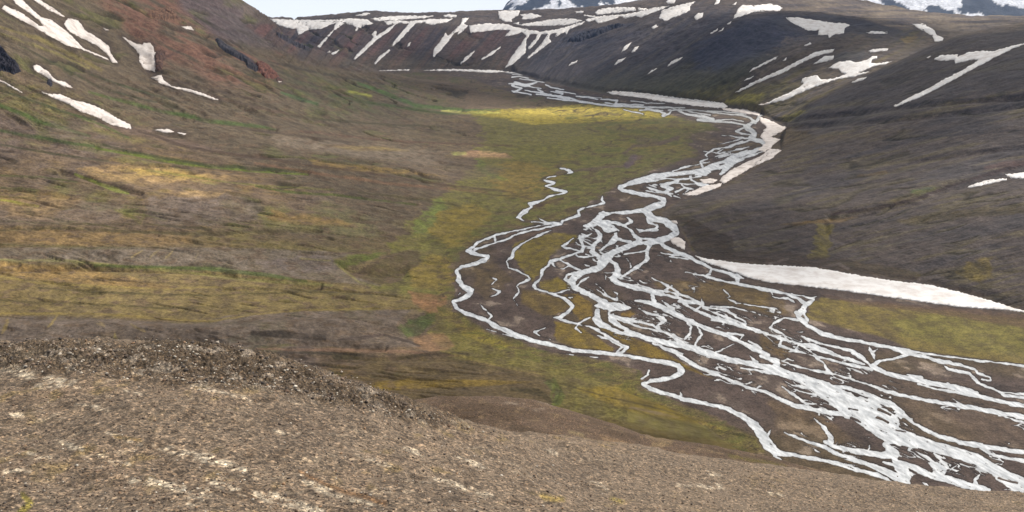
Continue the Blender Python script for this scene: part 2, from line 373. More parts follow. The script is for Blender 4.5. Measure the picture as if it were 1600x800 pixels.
# ------------------------------------------------------------------ image pixel data: the braided river
# every channel: image column, image row, width in pixels
CHANNELS = [P(s) for s in '''
790,113,1.5 815,114,2 845,117,1.5
812,123,2 830,125,2 850,129,1.5
795,131,2 812,132,3 832,136,2 845,139,2
820,141,2 845,145,2 862,148,2
868,142,2 885,144,2 900,147,2
855,153,2 880,156,2 905,158,2
880,147,2 872,152,2 890,155,2
912,151,1.5 940,153,1.5
945,161,2 975,163,2 1005,164,2
985,157,2 1010,161,2 1040,162,2
1000,172,2 1035,172,2
1060,170,2 1085,176,2 1110,180,3
1105,173,2 1140,175,2 1165,178,2
1120,188,3 1145,186,2 1162,190,2
1128,212,2 1150,214,2 1170,217,3
1120,226,2 1140,222,2 1160,216,2
1100,236,2 1125,240,2 1150,234,2 1180,228,3
1115,250,2 1130,243,3 1150,240,2
1064,262,2 1090,257,2 1110,252,2
1010,284,2 1040,279,3 1070,280,3 1095,276,3
1020,289,2 1050,285,2 1075,288,2 1100,286,3
1000,296,2 1030,301,3 1060,304,3
1065,289,3 1075,297,3 1068,303,2
891,220,3 889,226,3
880,234,3 870,240,3
840,246,2 829,249,2
872,261,3 882,264,3 895,269,4 882,272,3
868,275,2 846,280,3 860,284,4 866,286,4 853,291,4 867,296,4 886,299,4 880,301,4 857,308,4 842,315,4 828,319,5 830,323,4 815,332,4 809,339,5 819,345,4
830,323,4 823,331,3 812,338,3
942,306,2 941,313,4 943,317,6 935,320,3 910,326,4 903,329,4 905,336,4 880,345,4 877,350,4 862,349,3 835,354,3 800,362,3 775,367,4 745,379,4 740,386,5 730,392,6 748,398,5 762,400,5 757,408,6 735,415,5 722,416,5 713,423,6 717,430,8 716,438,9 725,447,10 736,454,11 733,461,10 708,472,6 713,481,7 726,489,7 760,500,7 771,508,9 800,521,9 825,530,7 862,539,7 900,548,7 962,553,6 1000,560,6 1037,566,8 1060,572,10 1066,579,10 1062,586,10 1045,591,8 1017,595,7 1005,600,7 1017,607,7 1040,615,7 1070,624,7 1100,630,6 1132,637,7 1160,650,10 1180,665,15 1192,682,18 1201,697,20 1215,708,12 1240,711,7 1262,715,6 1300,722,7 1337,733,8 1370,742,8 1397,755,10
877,350,4 850,356,4 820,362,3 800,369,3 790,375,3 765,382,3 742,390,4
831,346,2 862,350,3
840,340,2 858,350,2
773,368,3 774,378,3
862,359,2 850,365,3 832,372,3 817,380,3 805,389,4 801,395,4 800,402,3 791,409,3 795,418,3 800,419,3 825,431,4 827,436,4 807,447,3 811,457,3 803,466,3 809,477,2
765,432,1.6 775,437,2 768,444,1.6
767,450,2 781,456,3 775,461,2.5 765,464,2
749,476,2 760,485,3 769,494,3 763,499,2
760,514,2 800,526,2
719,458,3 716,461,3
722,416,3 745,409,3 757,404,3
887,400,4 875,405,4 860,408,5 857,415,5 847,423,5 845,435,5 833,446,5 838,451,4 865,460,4 882,466,5 895,479,6 887,488,5 875,496,7 865,496,4 882,501,4 900,506,4 912,508,3 930,513,4 940,520,5 960,532,4 980,543,6 972,550,4 963,551,4
865,460,3 890,452,3
875,406,3 890,415,3 908,423,4 885,430,4 883,436,5 895,444,6
862,410,3 868,418,2 880,420,2 890,415,2
922,496,3 905,505,4 900,512,4 908,519,3
925,522,2 950,530,3 972,542,4 963,550,3
853,512,2 835,519,3 845,525,3 860,531,2
872,552,1.5 935,559,2
927,364,3 905,372,4 912,385,4 910,392,4 885,400,3
910,393,3 878,385,4 887,380,4 895,372,4
1003,592,4 1012,585,4 1014,578,4
800,116,2 832,116,2
800,121,3 812,119,2 825,122,2
805,129,4 820,134,5 838,129,2
800,142,2 830,148,2
800,134,3 815,138,3 803,143,3
852,133,2 868,138,2 880,140,2
838,147,2 870,150,3 890,153,3 905,158,3 925,160,2
860,143,2 880,146,2
840,140,2 848,144,3
900,150,2 935,155,2
940,155,2 965,157,3 960,163,4 985,165,3
975,171,2 1005,178,2
905,159,3 950,165,3 1000,167,3 1030,168,3 1070,168,2
1010,170,5 1030,174,3 1040,178,4 1036,181,4 1046,178,3 1048,174,2
1050,168,2 1070,178,3 1100,183,5 1115,187,6 1090,187,4
1090,188,3 1150,192,3 1165,196,4
1045,172,2 1090,172,2 1130,178,2 1160,180,3 1172,184,4 1178,190,5 1165,198,8 1175,205,9 1180,210,10 1172,216,9 1190,221,7 1198,228,7 1190,232,7 1175,237,8 1150,243,10 1140,252,12 1115,262,17 1100,268,14 1075,270,8 1050,272,8 1020,276,10 1000,282,10 980,288,9 968,293,8 975,297,7 995,302,7 1020,306,7 1037,311,8 1036,318,12 1022,322,11 1010,328,14 1013,335,14 1020,341,13 1040,346,12 1052,354,12 1057,363,12 1045,371,12 1030,376,11 1010,380,9
1200,175,2 1186,183,4 1180,192,5
1165,198,3 1150,205,3 1160,209,3 1175,211,3
1160,220,3 1150,224,3 1137,230,3 1115,233,3 1103,242,3 1106,248,3 1095,252,4 1097,260,5
1107,248,2 1142,238,3 1142,245,2 1168,235,3
1175,218,3 1150,226,3 1130,233,2 1115,242,2
1081,254,2 1077,260,2 1050,267,2
1195,236,4 1170,245,6 1150,252,8 1135,262,10 1125,272,9
1060,282,4 1045,287,5 1035,290,6 1050,295,5 1040,300,5 1050,307,5
1005,291,3 1022,296,4 1040,302,4
1010,288,3 1025,293,4
1080,275,4 1080,281,4 1090,287,6 1105,291,9 1110,295,6 1098,299,4
1055,300,4 1070,294,3 1085,296,3
1054,306,4 1063,310,2
1010,328,10 985,331,5 960,333,5 945,335,8 937,340,12 930,347,13 920,352,8 912,353,4
937,334,3 942,331,3
936,347,12 948,352,14 958,358,12 968,360,6
930,358,7 938,366,9 935,376,8 928,384,8 925,393,9 935,401,9
945,358,9 960,365,11 962,374,9 950,382,6 938,390,6
944,346,6 966,349,5 975,352,4 983,357,4 990,366,6 1000,376,9 988,383,9 968,390,9 950,398,9 944,405,14 940,413,15
958,372,5 975,376,5 985,378,6
1050,368,4 1025,374,3 1000,372,3 990,370,3
1015,378,4 1000,380,5
1010,340,3 1015,348,4 1027,352,4 1025,358,4 1010,360,3 1000,363,3
990,355,3 1000,360,3 1015,362,2 1028,360,2
980,340,2 988,346,4 978,351,4 965,351,3
1017,380,8 1012,390,8 1010,399,6 1013,404,6
1020,393,2 1060,399,3
975,397,2 1008,392,3
930,400,3 905,402,2 900,398,2
1030,378,7 1040,386,7 1055,393,7 1075,400,7 1083,406,6 1102,414,5 1112,420,5 1135,426,4 1150,432,8 1165,436,3
1111,422,5 1109,428,4 1102,431,3
1045,401,3 1075,405,3
1070,425,1.5 1100,431,3 1132,440,4 1155,444,5 1200,453,7 1225,458,5 1245,465,5 1257,474,7
1151,431,8 1153,441,6
1205,457,3 1207,463,3 1217,466,3 1230,466,4 1243,473,5
1237,459,2 1267,466,4 1276,463,5
1272,468,5 1258,477,9 1254,485,13 1248,492,11
1257,490,5 1262,501,4
1245,488,9 1252,500,8 1265,511,8 1287,522,8 1320,530,7 1355,536,6 1395,544,7 1420,551,11
1425,549,4 1450,553,3 1525,563,3 1580,569,3 1620,575,4
1420,553,5 1450,559,5 1470,565,8 1500,570,6 1522,577,4 1527,583,4 1547,590,5 1547,595,4 1535,592,7
1475,571,4 1480,576,5 1515,583,6 1520,590,5 1530,598,4
1420,553,8 1405,559,5 1375,564,5 1362,572,8 1385,583,8 1425,593,9 1462,600,8 1500,607,10 1525,615,10
1418,585,3 1440,591,5
1358,542,5 1363,552,6 1368,562,5
1372,545,3 1363,551,6
1251,523,3 1260,530,4 1287,538,4 1330,548,6 1345,558,8 1360,571,5
1200,522,5 1225,530,5 1250,538,5 1272,542,12 1287,547,10 1307,555,6 1350,569,5
1217,540,4 1237,547,4 1270,555,4 1312,566,4 1362,577,5
1222,531,3 1217,540,3
1250,538,3 1242,547,3
1257,543,3 1275,555,4
1270,555,3 1287,567,5 1292,577,5 1300,584,4
1200,481,2 1209,483,3 1210,490,3 1225,496,3 1247,501,3
1225,497,4 1210,505,4 1203,512,4 1225,523,3 1228,531,3
1190,556,7 1200,560,8 1215,565,11 1211,577,14
1220,564,2 1250,574,3 1305,585,3 1332,593,3 1355,600,4 1387,612,6 1425,621,6 1462,628,7 1525,638,8 1562,645,8 1620,656,9
960,395,8 948,402,18 940,412,18
937,418,13 915,424,10 897,432,12 893,440,12 897,448,11 912,456,9 932,466,9 945,473,12
950,405,10 960,412,8 965,420,11 965,428,13 957,435,12 965,442,8 987,448,7 1012,454,8 1035,460,8
970,434,4 980,427,5 990,420,5 1008,409,6 1013,403,7 1010,397,7
978,404,2 985,411,3 985,418,3
946,431,4 946,437,3
903,446,4 908,440,4 920,433,3
930,477,11 945,478,16 960,480,16 975,480,12 985,481,6
930,443,2 945,455,3 948,463,4 963,468,4 965,460,3 957,455,2
932,452,2 948,463,4
933,485,10 932,498,14 938,506,11 955,512,7 967,517,3
937,507,7 950,513,6 975,522,5 990,524,5
955,488,11 956,500,12 968,511,10 990,521,9 1015,530,10 1045,536,10 1070,541,11 1100,550,12 1140,562,10 1180,570,10 1210,577,12 1237,586,13 1265,597,22 1290,610,30 1315,625,38 1338,638,40 1355,652,38 1372,666,36 1395,680,34 1430,690,24 1460,698,21 1500,708,23 1530,720,20 1555,735,22 1580,752,28 1620,768,32
960,495,8 975,499,8 1000,503,4 1020,508,4 1035,517,4 1065,535,5 1078,545,6
975,501,6 990,508,4 1010,513,3 1032,518,3
988,499,2 997,496,2
1020,536,3 1035,543,5 1055,550,8 1067,553,5
1055,551,5 1075,565,6 1095,575,7 1125,587,6 1145,596,5 1170,606,5 1200,614,6 1220,624,7 1237,632,8 1275,641,8 1315,648,8 1345,655,6
1222,604,2 1240,617,4 1262,632,4
1232,600,4 1265,607,5
1238,608,2 1275,617,4
1262,630,2 1285,632,2
993,470,4 1012,472,6 1030,478,10 1050,488,11 1070,498,7 1100,512,7 1137,524,8 1162,537,7 1200,555,7
1018,461,7 1022,470,11
1035,470,5 1050,482,8
998,482,3 1012,489,3 1035,495,3 1040,500,4 1027,510,4
1035,460,6 1062,466,5 1070,475,5 1087,485,5 1112,495,6 1150,506,7 1200,522,6
1062,470,5 1087,473,6 1097,475,6 1100,481,4 1112,487,3 1137,497,4 1165,507,5
1018,434,2 1045,447,4 1062,459,4 1090,471,5 1098,476,5 1097,465,2
1000,446,2 1025,453,3 1045,457,3
1050,447,3 1040,453,4 1060,462,4
1087,484,4 1095,478,4
1100,480,3 1137,485,4 1150,495,4 1165,503,4
1112,500,3 1150,505,4
1110,478,2 1150,481,2 1200,494,2
1150,473,2 1200,481,2
1130,453,2 1142,463,3 1135,465,2 1150,473,4
1084,450,4 1084,456,7
1070,500,4 1080,510,4 1078,522,4 1070,530,3
1090,512,5 1097,522,5 1087,535,4 1085,543,4
1137,520,4 1160,524,4 1157,530,3
1147,537,3 1118,551,3
1170,533,4 1180,539,4 1190,545,5
1171,556,3 1182,566,6
1128,571,2 1140,576,3
1158,575,3 1200,581,6 1240,592,4
1562,648,4 1620,668,4
1435,600,4 1462,608,4 1525,618,8 1562,627,8 1620,638,9
1500,607,3 1480,600,5
1527,598,4 1562,612,4 1570,618,5 1620,623,6
1562,612,3 1620,619,4
1402,648,6 1420,660,6 1437,667,8 1462,680,8 1500,691,8 1525,695,10 1562,702,8 1620,709,7
1305,603,4 1320,605,7 1345,614,12 1370,624,12 1395,633,12 1412,648,8 1425,660,6
1350,628,26 1375,645,26 1395,662,26
1532,700,5 1555,712,6 1620,724,5
1272,654,3 1287,667,7 1298,683,9 1299,692,9 1290,690,4
1227,676,3 1250,686,5 1287,698,6 1312,711,7 1350,723,9 1387,738,12 1415,755,14
1288,690,4 1305,698,8 1337,705,10 1375,711,12 1395,711,16
1308,691,2 1304,697,4
1384,695,12 1398,710,18 1408,728,26 1415,745,18
1420,738,6 1440,750,6 1452,762,6
1405,720,8 1450,740,14 1500,755,14 1545,767,10
1420,702,6 1450,717,8 1470,735,20
1460,708,4 1480,730,6
1495,728,3 1482,737,5
1532,741,3 1523,750,6 1527,760,7 1540,767,6
1380,722,6 1415,730,6
1210,712,5 1235,730,3
1205,671,3 1200,680,6
1064,610,1 1064,617,4
1335,700,2 1355,704,3
1358,704,2 1358,696,3
1430,710,2 1455,724,3
'''.strip().splitlines()]
BARS = [P(s) for s in '''
1330,653,4 1345,659,3
1370,652,4 1387,660,4
1373,640,5 1392,648,3
1378,636,2 1392,641,2
1322,610,3 1356,622,2
1326,638,2 1340,641,2
1406,716,6 1430,722,7 1456,737,3
1424,703,3 1452,722,2
1440,705,3 1462,720,3
1407,701,2 1417,704,3
1400,672,2 1415,675,2
1412,656,6 1438,675,8 1470,689,5 1500,699,3 1530,708,3 1545,716,2
940,489,6 947,486,5
955,489,3 964,487,3
945,499,3 958,510,4 975,517,3
1430,746,8 1450,752,8 1480,762,5
1560,747,3 1590,755,3
1030,287,3 1022,285,3
1060,275,2 1085,273,2
1112,254,2 1120,252,3
1112,268,3 1122,266,3
1165,249,4 1178,247,3
1125,258,3 1132,256,2
950,366,3 965,361,2
945,376,4 958,366,4
1195,239,2 1185,243,2
'''.strip().splitlines()]

# ------------------------------------------------------------------ image pixel data: ground cover (outlines in pixels, colour, edge, strength)
PLAIN = P('''560,112 640,109 720,109 800,112 850,128 950,146 1060,157 1130,166 1190,179 1232,199 1222,222 1216,240 1140,287 1100,300 1066,310
 1040,322 1030,332 1050,345 1064,356 1075,375 1078,388 1092,402 1160,413 1270,418 1450,445 1600,489 1800,540 1800,840 1200,840 1150,700 1080,650 990,612 900,566 800,540 735,508
 700,480 702,455 700,420 722,388 780,350 830,300 900,245 960,215 900,190 850,165 780,150 700,125 600,117''')
GRAVEL = P('''690,116 800,112 850,128 950,148 1060,160 1190,180 1232,200 1222,222 1216,240 1140,287 1100,300 1066,312 1030,332 1064,356 1078,388 1092,402
 1160,415 1270,422 1450,449 1600,492 1800,545 1800,900 1232,900 1232,742 1190,705 1172,682 1130,656 1080,636 1003,607 1006,582 960,567 860,551 780,527 722,503 704,480 711,460 706,428
 722,394 760,371 830,352 897,341 905,328 938,304 955,297 975,283 1030,262 1095,240 1072,222 1085,205 1120,197 1080,190 1000,180 940,166 850,152 800,146 740,124''')
SLOPE_MOSS = (104, 86, 50)
COVER = [
 (P('-190,350 300,362 640,372 650,440 680,480 560,486 450,488 340,506 200,498 -190,492'), (102, 88, 56), 9, 0.7),
 (P('-190,412 150,416 300,422 440,436 540,448 640,460 660,480 560,484 450,487 340,504 200,497 -190,491'), (108, 93, 54), 6, 0.6),
 # (outline, colour, edge softness, strength)
 (P('''560,440 600,400 645,345 690,305 745,258 755,205 740,180 800,170 950,163 1100,190 1118,203 1070,212 1085,240 1030,262 965,289 900,332 830,349 760,370 716,398 703,428 708,462 690,470 640,462 600,452'''), (100, 96, 44), 10, 0.85),
  (P('560,560 640,556 740,552 860,590 880,650 700,640 540,620'), (88, 74, 48), 9, 0.9),
 (P('660,470 700,480 760,515 860,551 960,568 1006,590 1000,612 1080,640 1180,688 1196,712 1100,705 980,685 900,655 868,640 866,610 850,588 780,570 700,552 672,520'), (100, 92, 42), 9, 0.85),
 (P('880,650 960,655 1060,680 1190,705 1180,715 1060,700 950,684 880,665'), (84, 70, 38), 7, 0.8),
 (P('820,232 900,215 980,205 1040,215 1000,240 920,262 870,300 800,300 780,262'), (100, 95, 42), 12, 0.7),
 (P('690,330 740,320 770,335 735,385 700,392 672,370'), (118, 100, 42), 8, 0.7),
 (P('700,400 710,440 700,452 650,448 640,420 670,400'), (122, 100, 44), 8, 0.6),
 (P('1262,472 1282,463 1400,476 1500,488 1640,506 1640,575 1500,559 1425,548 1370,523 1300,506 1262,496'), (108, 94, 46), 5, 0.95),
 (P('1380,500 1480,495 1600,515 1640,560 1500,550 1420,530'), (104, 100, 46), 14, 0.5),
 (P('1280,458 1400,472 1600,492 1640,500 1640,520 1560,508 1460,490 1340,474'), (86, 66, 50), 5, 0.8),
 (P('805,378 870,362 925,368 905,372 880,385 860,400 850,425 830,440 815,420 800,400'), (108, 94, 38), 5, 0.95),
 (P('845,440 870,432 890,445 890,452 860,458 842,450'), (112, 96, 36), 3, 0.95),
 (P('812,452 840,455 870,465 890,480 872,494 845,492 815,474'), (104, 86, 44), 5, 0.85),
 (P('870,462 900,458 925,475 925,500 905,502 893,485 880,468'), (116, 94, 40), 3, 0.95),
 (P('970,490 985,484 998,490 985,498 973,497'), (116, 92, 40), 3, 0.9),
 (P('865,503 900,510 930,527 962,545 955,553 900,546 868,530'), (108, 90, 36), 4, 0.95),
 (P('935,512 975,524 1020,540 1050,556 1078,572 1105,586 1120,592 1060,572 1000,557 970,545 960,530'), (108, 88, 34), 3, 0.95),
 (P('1035,436 1130,440 1200,458 1205,490 1110,474 1050,458 1020,440'), (100, 82, 46), 9, 0.7),
 (P('1185,520 1240,545 1230,560 1180,545'), (104, 84, 44), 8, 0.6),
 (P('1190,460 1230,470 1240,490 1200,495 1170,480'), (100, 82, 44), 8, 0.6),
 (P('740,428 770,412 795,430 790,450 760,470 745,455'), (92, 76, 46), 8, 0.5),
 (P('795,350 830,352 880,352 860,358 800,380 780,390'), (96, 76, 60), 6, 0.6),
 (P('790,250 850,255 870,275 850,300 800,310 770,290'), (124, 96, 48), 12, 0.5),
 (P('1370,590 1500,600 1640,640 1640,720 1480,690 1420,650'), (94, 78, 62), 14, 0.6),
 (P('1200,625 1290,650 1330,690 1290,690 1220,670'), (98, 80, 58), 10, 0.6),
 # the moss flat, with its sun pool painted in as brighter yellow
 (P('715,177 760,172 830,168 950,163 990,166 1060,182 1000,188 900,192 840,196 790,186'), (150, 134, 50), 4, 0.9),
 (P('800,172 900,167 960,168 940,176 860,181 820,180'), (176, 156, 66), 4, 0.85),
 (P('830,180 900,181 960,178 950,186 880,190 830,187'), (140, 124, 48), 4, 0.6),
 # pinkish dry beds, with a sunlit spot painted pale between them
 (P('640,455 700,462 692,484 672,488 650,474'), (136, 98, 68), 5, 0.8),
 (P('650,522 690,518 712,538 680,550 656,544'), (128, 98, 70), 5, 0.8),
 (P('712,238 740,236 790,240 800,246 750,246 725,244'), (158, 124, 92), 4, 0.8),  # sunlit spot put into the ground colour, as in the next outline
 (P('704,238 724,236 730,242 712,243'), (150, 150, 80), 3, 0.7),
 (P('840,640 865,636 900,650 880,655'), (98, 80, 48), 6, 0.5),
 # greener seeps
 (P('652,345 668,322 690,308 700,318 680,345 672,365 645,368'), (98, 108, 52), 6, 0.7),
 (P('742,250 752,246 760,262 775,275 800,282 780,282 752,270'), (96, 106, 46), 4, 0.7),
 (P('518,410 548,399 600,394 590,404 560,412 535,419 520,418'), (78, 86, 32), 5, 0.85),
 (P('600,398 650,392 660,410 620,440 590,446 560,438 548,428 575,415'), (76, 62, 46), 5, 0.85),
 (P('622,512 640,498 680,486 672,504 655,522 640,527 628,522'), (62, 76, 30), 5, 0.75),
 (P('340,526 380,520 440,519 470,524 400,533 352,534'), (62, 74, 32), 5, 0.75),  # green hollow at the terrace front, its shadow painted in
 (P('850,598 866,590 880,620 876,634 862,638 866,618'), (78, 88, 40), 3, 0.7),
 # grey gravel terraces of the fans
 (P('-60,390 150,386 300,386 420,389 520,393 556,396 520,405 528,418 552,432 600,446 520,442 400,431 300,419 150,412 -60,406'), (100, 89, 77), 3, 0.95),
 (P('-60,494 100,493 200,500 300,506 350,494 450,488 560,486 648,483 628,496 620,508 640,528 660,541 560,545 450,536 380,542 -60,545'), (96, 84, 73), 3, 0.95),
 (P('232,310 300,304 370,306 410,326 400,345 330,354 250,352 228,338'), (98, 86, 77), 7, 0.75),
 (P('-60,320 100,315 190,325 195,345 100,352 -60,352'), (104, 90, 78), 8, 0.7),
 (P('400,412 470,402 500,398 520,405 530,422 480,430 420,424'), (100, 88, 82), 5, 0.6),
 (P('420,212 560,222 700,240 700,262 560,248 440,232'), (104, 92, 78), 9, 0.7),
 (P('560,258 700,252 800,262 760,280 640,278'), (94, 80, 66), 8, 0.6),
 (P('150,178 240,205 330,230 420,248 330,240 220,215 150,198'), (104, 86, 76), 7, 0.7),
 (P('400,355 560,365 640,372 600,385 480,382 400,372'), (86, 72, 54), 8, 0.7),
 # ochre bands; the first pair paints a patch of sunlight into the ground
 (P('120,262 200,258 330,272 400,278 330,285 220,290 140,282'), (142, 116, 76), 8, 0.75),
 (P('200,265 270,268 330,276 300,281 220,276'), (150, 126, 66), 5, 0.8),
 (P('260,300 300,298 350,302 340,308 280,308'), (146, 120, 80), 5, 0.7),
 (P('0,300 90,298 130,320 60,345 0,340'), (122, 98, 62), 9, 0.6),
 (P('0,412 120,420 220,435 280,450 180,448 60,440 0,432'), (132, 104, 62), 7, 0.6),
 (P('-60,352 140,362 300,368 300,380 120,384 -60,380'), (120, 96, 62), 6, 0.7),
 (P('430,330 520,340 560,352 480,350 420,342'), (120, 92, 54), 6, 0.6),
 (P('480,250 600,262 700,275 620,272 500,262'), (128, 104, 56), 4, 0.7),
 (P('500,225 600,228 640,235 560,236'), (128, 108, 56), 4, 0.5),
 (P('565,600 640,592 760,593 830,598 760,603 660,606 590,612'), (118, 96, 36), 3, 0.7),
 (P('700,500 740,512 800,540 780,545 720,520'), (124, 112, 34), 5, 0.7),
 (P('900,610 980,600 1050,640 1130,675 1040,655 960,635'), (126, 104, 34), 7, 0.6),
 # right-hand hill
 (P('1170,205 1240,200 1270,212 1220,236 1190,248'), (96, 80, 54), 10, 0.7),
 (P('1200,225 1330,210 1430,200 1300,226 1200,250'), (92, 78, 58), 8, 0.6),
 (P('1220,352 1280,343 1340,338 1310,347 1240,352'), (116, 92, 50), 4, 0.7),
 (P('1420,300 1450,293 1470,293 1455,302 1430,306'), (76, 90, 42), 5, 0.85),
 (P('1370,318 1430,302 1490,284 1460,305 1400,322'), (90, 78, 50), 6, 0.6),
 (P('1275,350 1305,350 1300,375 1292,405 1262,405 1270,385'), (110, 98, 44), 5, 0.75),
 (P('1500,425 1520,405 1550,400 1548,430 1530,440'), (108, 92, 42), 7, 0.7),
 (P('1300,408 1380,413 1440,425 1440,436 1370,430 1290,416'), (88, 78, 46), 5, 0.7),
 (P('1400,345 1480,330 1600,325 1600,336 1490,342 1420,350'), (90, 78, 48), 5, 0.6),
 (P('1040,335 1090,345 1140,370 1150,400 1100,400 1080,385 1070,355'), (58, 46, 34), 6, 0.85),
 (P('1090,398 1130,390 1240,398 1400,412 1450,440 1350,428 1200,412 1100,408'), (66, 54, 44), 7, 0.7),
 (P('1330,130 1400,97 1500,55 1640,34 1640,140 1500,150 1400,190 1300,205 1240,190 1260,165'), (64, 58, 58), 9, 0.65),
 (P('1200,24 1300,24 1390,42 1440,60 1400,66 1300,46 1220,44'), (62, 60, 66), 4, 0.7),
 (P('1440,50 1500,42 1640,34 1640,44 1500,56 1450,66'), (104, 92, 80), 3, 0.6),
 # mid hill behind it
 (P('1060,150 1120,135 1200,130 1280,130 1240,165 1190,178 1130,164'), (96, 88, 50), 8, 0.65),
 (P('1130,158 1165,148 1200,145 1180,160 1140,164'), (134, 124, 50), 4, 0.8),
 (P('1215,185 1250,172 1262,172 1235,190'), (140, 132, 56), 3, 0.6),
 (P('1405,60 1430,55 1435,62 1415,68'), (124, 102, 50), 4, 0.7),
 (P('1230,60 1330,55 1400,60 1420,80 1330,95 1240,110 1200,118 1160,125 1200,95'), (98, 86, 76), 10, 0.7),
 (P('1310,84 1350,78 1366,92 1340,98 1300,98'), (74, 72, 72), 5, 0.8),
]
